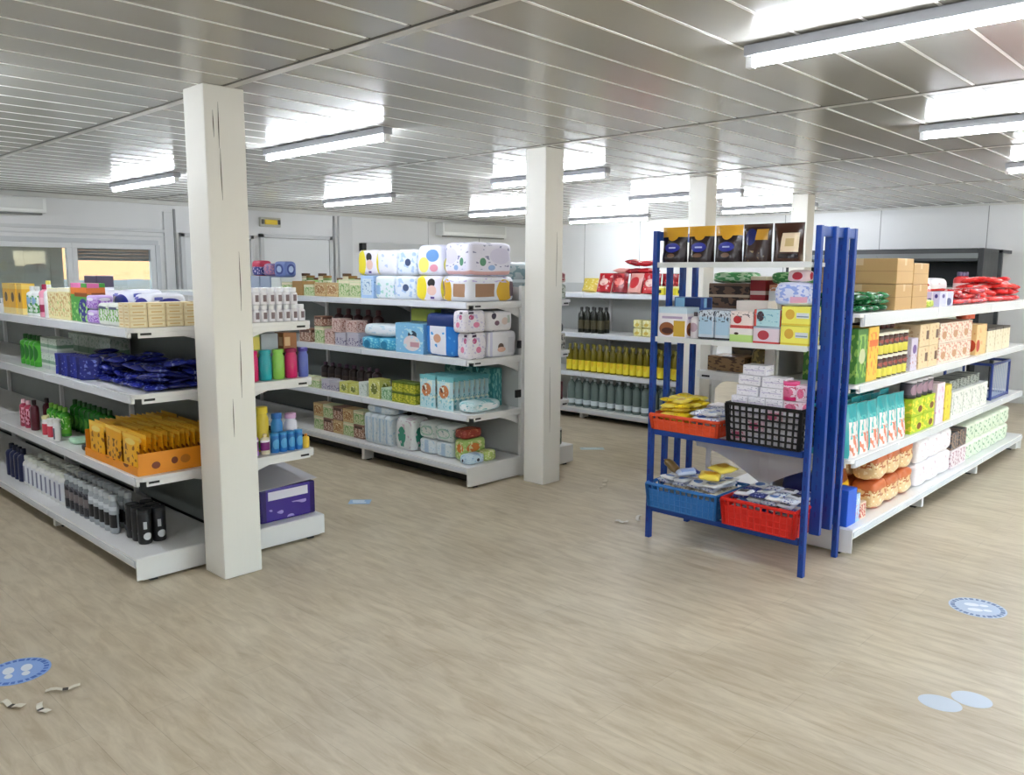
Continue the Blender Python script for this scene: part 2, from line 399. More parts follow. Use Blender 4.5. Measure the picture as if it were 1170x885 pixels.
BL_ = mat((186,186,180), .6); _nt = BL_.node_tree; _t = _nt.nodes.new('ShaderNodeBsdfTranslucent'); _t.inputs[0].default_value = lin((196,190,178)); _m = _nt.nodes.new('ShaderNodeMixShader'); _m.inputs[0].default_value = .75
_nt.links.new(_nt.nodes['Principled BSDF'].outputs[0], _m.inputs[1]); _nt.links.new(_t.outputs[0], _m.inputs[2]); _nt.links.new(_m.outputs[0], _nt.nodes['Material Output'].inputs[0])
link('blind', fin(bm, 'blind', BL_), w1)
w2 = window('window_2', 3.58, 4.58, 1.0, 1.93, Y1+.03)
bm = bmesh.new()
for i in range(5): abox(bm, 3.6, 4.56, Y1+.09, Y1+.1, 1.725+i*.042, 1.765+i*.042, bev=.003)
link('roller_shutter', fin(bm, 'roller_shutter', mat((140,146,146), .5)), w2)
bm = bmesh.new(); abox(bm, 1.86, 4.62, Y1-.016, Y1, 1.93, 1.99, bev=.004); abox(bm, 4.58, 4.64, Y1-.016, Y1, .96, 1.93, bev=.004); abox(bm, 1.86, 4.62, Y1-.05, Y1, .95, 1.0, bev=.004)
struct('trim_6', fin(bm, 'trim', mat((206,210,212), .4)), 'pale casing around the window')
window('window_3', 3.4, 5.65, .1, 2.2, Y0-.06, .07); window('window_4', 5.65, 7.9, .1, 2.2, Y0-.06, .07)
# roller shutter window
bm = bmesh.new(); abox(bm, 7.86, 9.3, Y1-.09, Y1, 1.9, 2.06, bev=.006); abox(bm, 7.78, 7.855, Y1-.085, Y1, 1.885, 2.05, 1)
for i in range(15): abox(bm, 7.86, 9.3, Y1-.03, Y1, 1.2+i*.046, 1.243+i*.046, 2, bev=.004)
struct('window_5', fin(bm, 'window', [LGREY, DARK, mat((176,182,186), .4)]), 'closed grey roller shutter with its box')
# doors on the window wall
def door(name, x0, x1, z1):
    bm = bmesh.new(); abox(bm, x0+.06, x1-.06, Y1-.045, Y1-.005, .01, z1-.06, bev=.004)
    d = struct(name, fin(bm, 'door', mat((226,229,229), .4)))
    bm = bmesh.new()
    for r in ((x0, x0+.055, 0, z1), (x1-.055, x1, 0, z1), (x0, x1, z1-.055, z1)): abox(bm, r[0], r[1], Y1-.06, Y1, r[2], r[3], bev=.004)
    link('door_frame', fin(bm, 'door_frame', mat((204,206,206), .4)), d)
    bm = bmesh.new(); tube(bm, (x0+.14, Y1-.045, 1.03), (x0+.14, Y1-.10, 1.03), .011); tube(bm, (x0+.14, Y1-.10, 1.03), (x0+.27, Y1-.10, 1.03), .010)
    link('handle', fin(bm, 'handle', mat((150,150,150), .25, 1)), d)
door('door_1', 6.05, 7.25, 2.13); door('door_2', 4.9, 5.95, 2.1)

# outside the window: porch roof, sunlit neighbour, hedge
bm = bmesh.new(); abox(bm, -6, 16, Y1+.12, 40, -.3, -.1); struct('trim_7', fin(bm, 'ground', mat((150,146,136), .8)), 'paved yard outside the window')
bm = bmesh.new(); abox(bm, -2, 14, Y1+.13, 13.4, 2.18, 2.3)
struct('trim_8', fin(bm, 'trim', mat((128,134,134), .6)), 'porch roof outside the window')
nb = thing('house', 'sunlit sand coloured house seen through the right window pane', 'building', (8.2, 27.5, -.1))
bm = bmesh.new(); abox(bm, -7, 4, 0, 6, 0, 3.1); link('facade', fin(bm, 'facade', mat((168,118,76), .8)), nb)
bm = bmesh.new(); 
v = [bm.verts.new(q) for q in ((-7.3,-.4,3.1),(4.3,-.4,3.1),(4.3,6.4,3.1),(-7.3,6.4,3.1),(-7.3,3,4.6),(4.3,3,4.6))]
for q in ((0,1,5,4),(3,4,5,2),(0,4,3),(1,2,5),(0,3,2,1)): bm.faces.new([v[i] for i in q])
link('roof', fin(bm, 'roof', mat((214,186,160), .8)), nb)
for x in (-5.6, -3.9):
    bm = bmesh.new(); abox(bm, x, x+1.0, -.03, .03, 1.0, 2.2); link('window', fin(bm, 'window', mat((96,100,104), .3)), nb)
bm = bmesh.new()
bmesh.ops.create_grid(bm, x_segments=60, y_segments=8, size=1)
for q in bm.verts:
    x, yv = q.co.x, q.co.y; q.co = Vector((x*6, yv*.5, 1.44+.10*noise.noise(Vector((x*9,yv*2,1)))-.25*yv*yv))
r = bmesh.ops.extrude_face_region(bm, geom=bm.faces[:])
for q in r['geom']:
    if isinstance(q, bmesh.types.BMVert): q.co.z = -.1
tag(link('hedge', fin(bm, 'hedge', mat((92,90,76), .9), 60), None, (5.5, 17, 0)), 'grey green clipped hedge in the yard outside the window', 'hedge')

# ------------------------------------------------------------------ columns
m, nt, b = newmat('painted_wood', .5); N, L = nt.nodes.new, nt.links.new
tc = N('ShaderNodeTexCoord'); mp = N('ShaderNodeMapping'); mp.inputs['Scale'].default_value = (26,26,.9); L(tc.outputs['Object'], mp.inputs[0])
n1 = N('ShaderNodeTexNoise'); n1.inputs['Scale'].default_value = 1; n1.inputs['Detail'].default_value = 4; L(mp.outputs[0], n1.inputs['Vector'])
s1 = N('ShaderNodeMath'); s1.operation = 'SUBTRACT'; s1.inputs[1].default_value = .5; L(n1.outputs['Fac'], s1.inputs[0])
s2 = N('ShaderNodeMath'); s2.operation = 'ABSOLUTE'; L(s1.outputs[0], s2.inputs[0]); s3 = N('ShaderNodeMath'); s3.operation = 'LESS_THAN'; s3.inputs[1].default_value = .004; L(s2.outputs[0], s3.inputs[0])
n3 = N('ShaderNodeTexNoise'); n3.inputs['Scale'].default_value = 2.3; L(tc.outputs['Object'], n3.inputs['Vector'])
s4 = N('ShaderNodeMath'); s4.operation = 'GREATER_THAN'; s4.inputs[1].default_value = .68; L(n3.outputs['Fac'], s4.inputs[0]); s5 = N('ShaderNodeMath'); s5.operation = 'MULTIPLY'; L(s3.outputs[0], s5.inputs[0]); L(s4.outputs[0], s5.inputs[1])
mx = N('ShaderNodeMix'); mx.data_type = 'RGBA'; mx.inputs['A'].default_value = lin((240,238,229)); mx.inputs['B'].default_value = lin((140,136,122)); L(s5.outputs[0], mx.inputs['Factor']); L(mx.outputs['Result'], b.inputs['Base Color'])
bp = N('ShaderNodeBump'); bp.inputs['Strength'].default_value = .25; bp.inputs['Distance'].default_value = .01; L(n1.outputs['Fac'], bp.inputs['Height']); L(bp.outputs[0], b.inputs['Normal'])
PAINT = m; CRACK = mat((88,82,66), .8)
def column(x, y, w, d, label, cracks):
    bm = bmesh.new(); abox(bm, -w/2, w/2, -d/2, d/2, 0, H, bev=.008)
    o = one('column', fin(bm, 'column', PAINT), label, 'column', (x, y, 0))
    for xa, z0, z1, s in cracks:                       # drying cracks in the timber, on the face towards the aisle
        bm = bmesh.new(); n = 7; pts = []
        for i in range(n+1):
            t = i/n; z = z0+(z1-z0)*t; xx = xa+.006*noise.noise(Vector((z*3, xa*9, s))); hw = .0022*math.sin(PI*min(.97, max(.05, t)))+.0003
            pts.append((bm.verts.new((xx-hw, -d/2-.0006, z)), bm.verts.new((xx+hw, -d/2-.0006, z)), bm.verts.new((xx, -d/2+.002, z))))
        for i in range(n):
            for k in range(3): bm.faces.new((pts[i][k], pts[i][(k+1)%3], pts[i+1][(k+1)%3], pts[i+1][k]))
        bm.faces.new(pts[0]); bm.faces.new(pts[-1][::-1]); link('crack', fin(bm, 'crack', CRACK), o)
    return o
column(2.052, 4.015, .215, .215, 'white painted wooden column at the end of the left shelving', [(-.035,2.2,2.42,1),(-.03,1.95,2.2,2),(.03,.95,1.25,3),(-.02,.75,.95,4),(.045,1.4,1.7,5),(-.06,2.25,2.38,6)])
column(4.66, 4.10, .2, .2, 'white column in front of the middle shelving of diaper packs', [(.03,1.5,1.9,3),(-.03,.4,.9,4)])
column(7.0, 4.16, .19, .19, 'white column rising behind the blue rack', [])
column(9.22, 4.17, .19, .19, 'white column farthest from the aisle, left of the tall blue posts', [])

# ------------------------------------------------------------------ fluorescent battens
TUBE = emat((240,246,255), 26)
def batten(x, y0, y1, label):
    t = thing('fluorescent_lamp', label, 'lamp', (x, (y0+y1)/2, H), 0, 'fluorescent lamps under the ceiling'); l = (y1-y0)/2
    def chan():
        bm = bmesh.new(); abox(bm, -.036, .036, -l, l, -.046, -.0035, bev=.005); return fin(bm, 'housing', mat((168,170,176), .4))
    link('housing', cached(('chan', round(l,2)), chan), t)
    def tb():
        bm = bmesh.new(); tube(bm, (0,-l+.03,-.07), (0,l-.03,-.07), .0135, seg=12); return fin(bm, 'tube', TUBE, 50)
    link('tube', cached(('tb', round(l,2)), tb), t)
    def ec():
        bm = bmesh.new(); abox(bm, -.017, .017, -.015, .015, -.088, -.0445, bev=.004); return fin(bm, 'lamp_holder', WHITE)
    for s in (-1, 1): link('lamp_holder', cached('ec', ec), t, (0, s*(l-.0155), 0))
for x, y0, y1, lb in (
    (3.13,.18,1.68,'long bright fluorescent lamp nearest the camera at upper right'),
    (5.45,.25,1.75,'fluorescent lamp above the front of the right hand shelving'),
    (7.72,.3,1.8,'fluorescent lamp cut by the right edge of the photo'),
    (10.1,.35,1.85,'fluorescent lamp over the far right of the shop'),
    (3.29,4.2,5.65,'fluorescent lamp just right of the nearest white column'),
    (5.8,4.38,5.78,'fluorescent lamp passing behind the middle white column'),
    (8.15,4.36,5.82,'fluorescent lamp left of the column behind the blue rack'),
    (10.35,4.5,5.85,'fluorescent lamp right of the column behind the blue rack'),
    (3.47,7.55,9.05,'fluorescent lamp near the window, left of the nearest column'),
    (6.06,7.65,9.05,'fluorescent lamp above the door in the window wall'),
    (8.55,7.55,9.0,'fluorescent lamp near the wall left of the middle column'),
    (10.75,7.3,8.9,'fluorescent lamp in the far corner right of the middle column'),
    (.9,.2,1.7,'fluorescent lamp overhead beside the camera'), (.9,4.2,5.65,'fluorescent lamp beyond the left edge above the left shelving'),
    (.9,7.6,9.05,'fluorescent lamp beyond the left edge near the window wall'), (10.2,-2.6,-1.1,'unseen fluorescent lamp added behind the camera to brighten the right side'), (-1.6,2.2,3.7,'fluorescent lamp behind the camera on the left'),  # far right lamp is added out of view to brighten that side
    (-1.6,-1.8,-.3,'fluorescent lamp behind the camera at the back'), (3.1,-2.6,-1.1,'fluorescent lamp behind the camera before the shop window'),
    (6.2,-2.6,-1.1,'fluorescent lamp behind the camera at the right of the shop window')): batten(x, y0, y1, lb)

# ------------------------------------------------------------------ wall units
def aircon(x0, x1, z0, z1, label):
    t = thing('air_conditioner', label, 'air conditioner', ((x0+x1)/2, Y1, z0)); w = (x1-x0)/2; h = z1-z0
    bm = bmesh.new(); abox(bm, -w, w, -.2, -.001, .05, h, bev=.02); link('housing', fin(bm, 'housing', mat((232,234,230), .35)), t)
    bm = bmesh.new(); abox(bm, -w+.04, w-.04, -.205, -.19, h*.42, h-.02, bev=.004); link('front_panel', fin(bm, 'front_panel', mat((214,216,212), .4)), t)
    bm = bmesh.new()
    for i in range(3): abox(bm, -w+.05, w-.05, -.185+.03*i, -.17+.03*i, .03, .0499)
    link('louvre', fin(bm, 'louvre', mat((120,122,120), .5)), t)
aircon(2.1, 3.28, 2.2, 2.43, 'white air conditioner above the window at the left edge')
aircon(9.36, 10.9, 2.17, 2.44, 'pale air conditioner high on the wall left of the middle column')
t = thing('emergency_light', 'small yellow emergency light high on the wall beside the nearest column', 'emergency light', (6.22, Y1, 2.23))
bm = bmesh.new(); abox(bm, -.16, .16, -.06, -.001, 0, .13, bev=.01); link('housing', fin(bm, 'housing', mat((190,190,176), .4)), t)
bm = bmesh.new(); abox(bm, -.10, .10, -.075, -.0601, .03, .10, bev=.01); link('lens', fin(bm, 'lens', mat((238,206,40), .3)), t)
bm = bmesh.new()
for s in (-1, 1): abox(bm, s*.13-.018, s*.13+.018, -.072, -.0601, .035, .1, bev=.004)
link('end_cover', fin(bm, 'end_cover', mat((70,70,60), .4)), t)
# black open-fronted fridge against the right wall
t = thing('display_fridge', 'tall black open display fridge against the wall behind the right shelving', 'fridge', (11.3, 3.95, 0))
bm = bmesh.new(); abox(bm, .39, .46, -1.2, 1.2, .01, 1.92, bev=.005); link('rear_panel', fin(bm, 'rear_panel', mat((26,34,34), .5)), t)
for s in (-1, 1):
    bm = bmesh.new(); abox(bm, -.3, .3899, s*1.2-.03, s*1.2+.03, .01, 1.92, bev=.006); link('side_panel', fin(bm, 'side_panel', mat((30,34,36), .35)), t)
bm = bmesh.new(); abox(bm, -.3, .3899, -1.169, 1.169, 1.76, 1.92, bev=.01); abox(bm, -.305, -.3, -1.169, 1.169, 1.80, 1.86, 1); link('canopy', fin(bm, 'canopy', [mat((34,38,40), .3), mat((120,126,128), .3)]), t)
bm = bmesh.new(); abox(bm, -.34, .3899, -1.169, 1.169, .01, .45, bev=.01); link('base', fin(bm, 'base', mat((30,34,36), .35)), t)
for z in (.8, 1.12, 1.44):
    bm = bmesh.new(); abox(bm, -.2, .3899, -1.169, 1.169, z, z+.02, bev=.003); link('shelf', fin(bm, 'shelf', mat((52,58,58), .4)), t)
bm = bmesh.new(); abox(bm, -.05, 0, -.02, .02, 0, 1.9, bev=.003); abox(bm, -.05, .4, -.02, .02, 1.86, 1.9, bev=.003)
one('black_post', fin(bm, 'post', mat((40,46,48), .4)), 'slim dark post standing right of the black display fridge', 'post', (11.2, 2.58, 0))

# ------------------------------------------------------------------ floor stickers and tape
def sticker_round(x, y, rz, r, label, c1, c2):
    t = thing('floor_sticker', label, 'floor sticker', (x, y, 0), rz, 'distance stickers on the floor')
    bm = bmesh.new(); lathe(bm, [(r, 0.0003), (r, .0012)], [0], 40); link('disc', fin(bm, 'disc', c1), t)
    bm = bmesh.new()
    n = 26
    for i in range(n):                                 # ring of small lettering-like marks
        a = 2*PI*i/n; hw = (.009, .006, .011, .007)[i % 4]
        q = [(r*.78, -hw), (r*.93, -hw), (r*.93, hw), (r*.78, hw)]
        vs = [bm.verts.new((u*math.cos(a)-w_*math.sin(a), u*math.sin(a)+w_*math.cos(a), zz)) for zz in (.0012, .0016) for u, w_ in q]
        for f in ((3,2,1,0),(4,5,6,7),(0,1,5,4),(1,2,6,5),(2,3,7,6),(3,0,4,7)): bm.faces.new([vs[k] for k in f])
    link('lettering', fin(bm, 'lettering', c2), t)
    bm = bmesh.new()
    for s in (-1, 1):
        for px, py, rx, ry in ((s*.032, .018, .021, .034), (s*.03, -.036, .015, .02)):
            vs = [bm.verts.new((px+rx*math.cos(2*PI*i/16), py+ry*math.sin(2*PI*i/16), .0017)) for i in range(16)]; bm.faces.new(vs)
    link('footprints', fin(bm, 'footprints', mat((232,238,246), .4)), t)
SB, DB = mat((186,202,222), .4), mat((84,112,160), .4)
sticker_round(4.31, .965, .5, .125, 'round pale blue floor sticker with dark ring, right of the shelving', SB, DB)
sticker_round(.885, 3.58, -.3, .12, 'round blue floor sticker at the left edge below the left shelving', mat((140,176,232), .4), mat((60,110,200), .4))
t = thing('floor_sticker', 'worn pale blue floor sticker of two blobs near the lower right corner', 'floor sticker', (3.27, .777, 0), .2)
for k, (ox, oy, rx, ry) in enumerate(((-.045,.05,.06,.075), (.05,-.05,.062,.07))):
    bm = bmesh.new(); lathe(bm, [(rx, .0003), (rx, .0013)], [0], 28, ry/rx); link('footprint', fin(bm, 'footprint', mat((198,209,220), .35)), t, (ox, oy, 0))
def flat_sticker(x, y, rz, w, l, label, c, mk):
    t = thing('floor_sticker', label, 'floor sticker', (x, y, 0), rz)
    bm = bmesh.new(); abox(bm, -w/2, w/2, -l/2, l/2, .0003, .0013); link('backing', fin(bm, 'backing', c), t)
    bm = bmesh.new(); abox(bm, -w*.3, w*.3, -l*.28, -l*.08, .0013, .0017); abox(bm, -w*.36, w*.2, l*.05, l*.3, .0013, .0017); link('print', fin(bm, 'print', mk), t)
flat_sticker(3.32, 4.62, -.78, .15, .11, 'small pale blue rectangular floor sticker between left and middle shelving', mat((150,192,228), .4), mat((226,238,248), .4))
flat_sticker(5.87, 4.55, -.78, .22, .10, 'faint pale blue floor sticker right of the middle column', mat((176,196,200), .4), mat((206,220,224), .4))
def strip(x, y, rz, w, l, c, label, lift=.01):
    bm = bmesh.new(); n = 6; top = []
    for i in range(n+1):
        u = i/n; z = .002+lift*abs(math.sin(u*5.3+x)); yy = (u-.5)*l; xx = .012*math.sin(u*4+y)
        top.append([bm.verts.new((xx+sx*w/2, yy, z+dz)) for sx, dz in ((-1,0),(1,.001),(1,.0025),(-1,.0015))])
    for i in range(n):
        for k in range(4): bm.faces.new((top[i][k], top[i][(k+1)%4], top[i+1][(k+1)%4], top[i+1][k]))
        for f in bm.faces[-4:] if False else []: pass
    bm.faces.new(top[0][::-1]); bm.faces.new(top[-1])
    bm.faces.ensure_lookup_table()
    for q, f in enumerate(bm.faces): f.material_index = 1 if (q//4) in (2,) else 0
    one('tape_strip', fin(bm, 'tape_strip', c), label, 'tape', (x, y, 0), rz)
TP = [mat((222,216,200), .5), mat((60,56,50), .6)]
strip(.79, 3.30, .5, .022, .11, TP, 'leftmost torn tape scrap below the round blue sticker')
strip(.86, 3.19, .1, .022, .10, TP, 'torn tape scrap with black patch below the round blue sticker')
strip(.96, 3.29, 1.2, .018, .12, TP, 'torn tape scrap nearest the round blue sticker, pointing right')
TP2 = [mat((206,196,172), .5), mat((176,166,142), .5)]
strip(4.95, 3.70, -.9, .03, .22, TP2, 'long beige tape scrap on the floor right of the middle column')
strip(4.80, 3.62, -1.2, .015, .16, TP2, 'thin beige tape scrap beside the long one by the middle column')
strip(4.22, 3.02, .3, .03, .09, [mat((230,226,216), .5)]*2, 'small white tape scrap left of the blue rack')
strip(4.36, 2.98, -1.0, .02, .16, [mat((226,222,210), .5)]*2, 'narrow white tape scrap behind the front left post of the rack')
# ------------------------------------------------------------------ daylight and exposure
w = bpy.data.worlds.new('sky'); sc.world = w; w.use_nodes = True; nt = w.node_tree
sky = nt.nodes.new('ShaderNodeTexSky'); sky.sky_type = 'NISHITA'; sky.sun_disc = False; sky.sun_elevation = math.radians(38); sky.sun_rotation = math.radians(200)
nt.links.new(sky.outputs[0], nt.nodes['Background'].inputs[0]); nt.nodes['Background'].inputs[1].default_value = .35
sd = bpy.data.lights.new('sun', 'SUN'); sd.energy = .8; sd.angle = .01; sd.color = (1,.93,.84); so = bpy.data.objects.new('sun', sd); COL.objects.link(so)
so.rotation_euler = (math.radians(52), 0, math.radians(-20))   # shines from behind onto the house outside, high enough to miss the room
sc.view_settings.view_transform = 'Standard'; sc.view_settings.look = 'None'; sc.view_settings.gamma = 1; sc.view_settings.use_curve_mapping = False
sc.view_settings.exposure = 2.12
# ================================================================== SHELVING
def rounded_plate(bm, x0, x1, y0, y1, z0, z1, r, mi=0, rc=(0,0,0,0)):
    """plate with rounded vertical corners; rc: which corners (x0y0, x1y0, x1y1, x0y1) are rounded"""
    pts = []
    for k, (x, y, sx, sy) in enumerate(((x0,y0,1,1),(x1,y0,-1,1),(x1,y1,-1,-1),(x0,y1,1,-1))):
        if rc[k]:
            c = (x+sx*r, y+sy*r); a0 = {0:PI, 1:1.5*PI, 2:0, 3:.5*PI}[k]
            for i in range(5): a = a0+i*PI/8; pts.append((c[0]+r*math.cos(a), c[1]+r*math.sin(a)))
        else: pts.append((x, y))
    lo = [bm.verts.new((a, b_, z0)) for a, b_ in pts]; hi = [bm.verts.new((a, b_, z1)) for a, b_ in pts]; n = len(pts)
    for i in range(n): bm.faces.new((lo[i], lo[(i+1)%n], hi[(i+1)%n], hi[i])).material_index = mi
    bm.faces.new(lo[::-1]).material_index = mi; bm.faces.new(hi).material_index = mi
SEC = 1.33
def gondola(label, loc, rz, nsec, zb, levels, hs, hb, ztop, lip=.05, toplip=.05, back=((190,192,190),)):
    """double sided shop shelving: runs along local +y from 0, faces local -x and +x"""
    t = thing('shop_shelving', label, 'shelving', loc, rz); Ln = nsec*SEC
    for k in range(nsec+1):
        bm = bmesh.new(); y = k*SEC; abox(bm, -.035, .035, y-.015 if k else 0, y+.015 if k else .03, .0, ztop, bev=.003); link('upright', fin(bm, 'upright', SHELF), t)
        for s in (-1, 1):
            bm = bmesh.new(); yy = min(max(y, .02), Ln-.02); abox(bm, min(s*.04, s*(hb-.03)), max(s*.04, s*(hb-.03)), yy-.02, yy+.02, .012, zb-.032, bev=.003); abox(bm, s*(hb-.09)-.02, s*(hb-.09)+.02, yy-.015, yy+.015, 0, .012, 1)
            link('foot', fin(bm, 'foot', [SHELF, DARK]), t)
    for k in range(nsec):
        ya, yb = k*SEC+.032, (k+1)*SEC-.017
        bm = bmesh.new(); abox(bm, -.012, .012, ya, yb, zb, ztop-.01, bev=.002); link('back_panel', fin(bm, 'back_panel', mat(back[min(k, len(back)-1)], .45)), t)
        for s in (-1, 1):
            rc0 = (k == 0)
            bm = bmesh.new(); xa, xb = sorted((s*.036, s*hb)); abox(bm, xa, xb, k*SEC+.002, (k+1)*SEC-.002, zb-.03, zb, bev=.003)
            l0, l1 = sorted((s*hb, s*(hb-.02))); abox(bm, l0, l1, k*SEC+.002, (k+1)*SEC-.002, zb-.055, zb-.0302, bev=.003)
            d = link('base_shelf', fin(bm, 'base_shelf', SHELF), t)
            bm = bmesh.new(); r0, r1 = sorted((s*(hb+.0005), s*(hb+.006))); abox(bm, r0, r1, k*SEC+.004, (k+1)*SEC-.004, zb-.042, zb-.012); link('price_rail', fin(bm, 'price_rail', RAIL), d)
            bm = bmesh.new(); xa, xb = sorted((s*.06, s*(hb-.12))); abox(bm, xa, xb, k*SEC+.03, (k+1)*SEC-.03, .02, zb-.034); link('shade_panel', fin(bm, 'shade_panel', DARK), t)  # dark panel stands in for the shade below the base shelf
            for li, z in enumerate(levels):
                lp = toplip if li == len(levels)-1 else lip
                bm = bmesh.new(); xa, xb = sorted((s*.036, s*hs))
                fl = (s < 0 and rc0, s > 0 and rc0, False, False)
                rounded_plate(bm, xa, xb, k*SEC+.002, (k+1)*SEC-.002, z-.022, z, .035, 0, fl)
                l0, l1 = sorted((s*hs, s*(hs-.018))); abox(bm, l0, l1, k*SEC+(.036 if rc0 else .002), (k+1)*SEC-.002, z-lp, z-.0222, bev=.002)
                sh = link('shelf', fin(bm, 'shelf', SHELF), t)
                bm = bmesh.new(); r0, r1 = sorted((s*(hs+.0005), s*(hs+.007))); abox(bm, r0, r1, k*SEC+(.04 if rc0 else .004), (k+1)*SEC-.004, z-lp+.004, z-.004); link('price_rail', fin(bm, 'price_rail', RAIL), sh)
                if rc0:
                    bm = bmesh.new(); a, b2 = sorted((s*(hs-.04), s*.04)); abox(bm, a, b2, .002, .014, z-.05, z-.0222, bev=.002)
                    c0, c1 = sorted((s*(hs-.05), s*(hs-.105))); abox(bm, c0, c1, -.0005, .002, z-.036, z-.0245, 1); link('end_lip', fin(bm, 'end_lip', [SHELF, BLACK]), sh)
                for y in (([.03] if rc0 else [k*SEC+.02])+([(k+1)*SEC-.02] if k == nsec-1 else [])):
                    bm = bmesh.new(); n = 6; top = []; bot = []
                    for i in range(n+1):
                        u = i/n; x = s*(.037+(hs-.12)*u); top.append((x, z-.0225)); bot.append((x, z-.03-.10*(1-u)**2.2))
                    for o_ in (y-.003, y+.003): pass
                    A = [[bm.verts.new((x, yy, zz)) for x, zz in top+bot[::-1]] for yy in (y-.004, y+.004)]
                    bm.faces.new(A[0]); bm.faces.new(A[1][::-1]); nn = len(A[0])
                    for i in range(nn): bm.faces.new((A[0][i], A[0][(i+1)%nn], A[1][(i+1)%nn], A[1][i]))
                    link('shelf_bracket', fin(bm, 'shelf_bracket', SHELF), sh)
    for yy in (0, Ln):
        bm = bmesh.new(); y0_, y1_ = (-.006, .0015) if yy == 0 else (Ln-.0015, Ln+.006)
        abox(bm, -hb, hb, y0_, y1_, .018, zb-.002, bev=.002); link('plinth', fin(bm, 'plinth', SHELF), t)
    return t
ZL = (.55, .98, 1.315); ZM = (.55, .965, 1.385); ZR = (.555, .985, 1.385); ZF = (.52, .95, 1.385)
BL, BM_, BR_, BF = .135, .165, .155, .12
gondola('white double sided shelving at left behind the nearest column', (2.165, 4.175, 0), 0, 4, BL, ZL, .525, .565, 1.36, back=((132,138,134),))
GM = gondola('white double sided shelving of baby goods behind the middle column', (4.69, 4.32, 0), 0, 4, BM_, ZM, .58, .615, 1.5, back=((200,202,200), (104,110,108)))  # back panels past the end section darkened to paint in the shade
for z, w_ in ((1.05, .035), (.665, .06)):
    bm = bmesh.new(); abox(bm, -.035-w_, -.036, -.004, .012, z-.03, z+.03, bev=.003); link('end_clip', fin(bm, 'end_clip', BLACK), GM)
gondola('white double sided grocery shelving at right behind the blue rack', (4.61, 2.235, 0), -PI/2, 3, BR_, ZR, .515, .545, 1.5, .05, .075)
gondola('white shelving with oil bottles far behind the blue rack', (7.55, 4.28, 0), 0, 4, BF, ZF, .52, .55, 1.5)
# curved white end brackets under the lowest shelf of the right shelving, facing the rack
g = thing('shelf_end_frame', 'white arched end frame of the right shelving, behind the crates', 'frame', (4.585, 2.235, 0))
bm = bmesh.new()
for s in (-1, 1):
    n = 8; top = []; bot = []
    for i in range(n+1):
        u = i/n; y = s*(.03+.44*u); top.append((y, .54)); bot.append((y, .50-.16*(1-math.sin(u*PI/2))))
    A = [[bm.verts.new((xx, y, z)) for y, z in top+bot[::-1]] for xx in (0, .015)]
    bm.faces.new(A[0]); bm.faces.new(A[1][::-1]); nn = len(A[0])
    for i in range(nn): bm.faces.new((A[0][i], A[0][(i+1)%nn], A[1][(i+1)%nn], A[1][i]))
link('arched_bracket', fin(bm, 'arched_bracket', WHITE), g)
bm = bmesh.new(); abox(bm, 0, .015, -.03, .03, 0, 1.42, bev=.003); link('centre_post', fin(bm, 'centre_post', WHITE), g)
bm = bmesh.new(); abox(bm, 0, .015, .37, .40, 0, .505, bev=.003); link('strut', fin(bm, 'strut', WHITE), g)

# ------------------------------------------------------------------ the blue rack
RK = thing('blue_rack', 'blue metal rack with white shelves in front of the right shelving', 'rack', (4.10, 2.245, 0))
for s, yy in ((-1, -.485), (1, .485)):
    for i, x in enumerate((0, .15, .295, .44)):
        bm = bmesh.new(); z0 = 0 if i in (0, 3) else .2
        hw = .029 if s < 0 and i in (1, 2) else .0155; a, c = yy-hw, yy+hw
        abox(bm, x-.016, x+.016, a, c, z0, 1.845, bev=.004)
        for q in range(22):                             # punched slots
            z = z0+.10+q*.075
            if z < 1.78: abox(bm, x-.0168, x-.0158, yy-.005, yy+.005, z, z+.03, 1)
        link('post', fin(bm, 'post', [BLUE, mat((20,44,130), .5)]), RK)
    bm = bmesh.new(); abox(bm, .0165, .1335, yy-.012, yy+.012, 1.79, 1.842, bev=.003); abox(bm, .1665, .2785, yy-.012, yy+.012, 1.79, 1.842, bev=.003); abox(bm, .3115, .4235, yy-.012, yy+.012, 1.79, 1.842, bev=.003)
    link('top_rail', fin(bm, 'top_rail', BLUE), RK)
for z in (.2, .675):
    for x in (.0, .39):
        bm = bmesh.new(); abox(bm, x-.012, x+.028, -.464, .464, z-.03, z, bev=.003); link('crossbar', fin(bm, 'crossbar', BLUE), RK)
for z in (1.23, 1.66):
    bm = bmesh.new(); abox(bm, -.02, .42, -.464, .464, z-.022, z, bev=.003)
    sh = link('rack_shelf', fin(bm, 'rack_shelf', mat((226,228,226), .35)), RK)
    if z > .8:
        bm = bmesh.new(); abox(bm, -.0265, -.0205, -.46, .46, z-.026, z+.004, bev=.002); link('price_rail', fin(bm, 'price_rail', mat((224,226,222), .3)), sh)
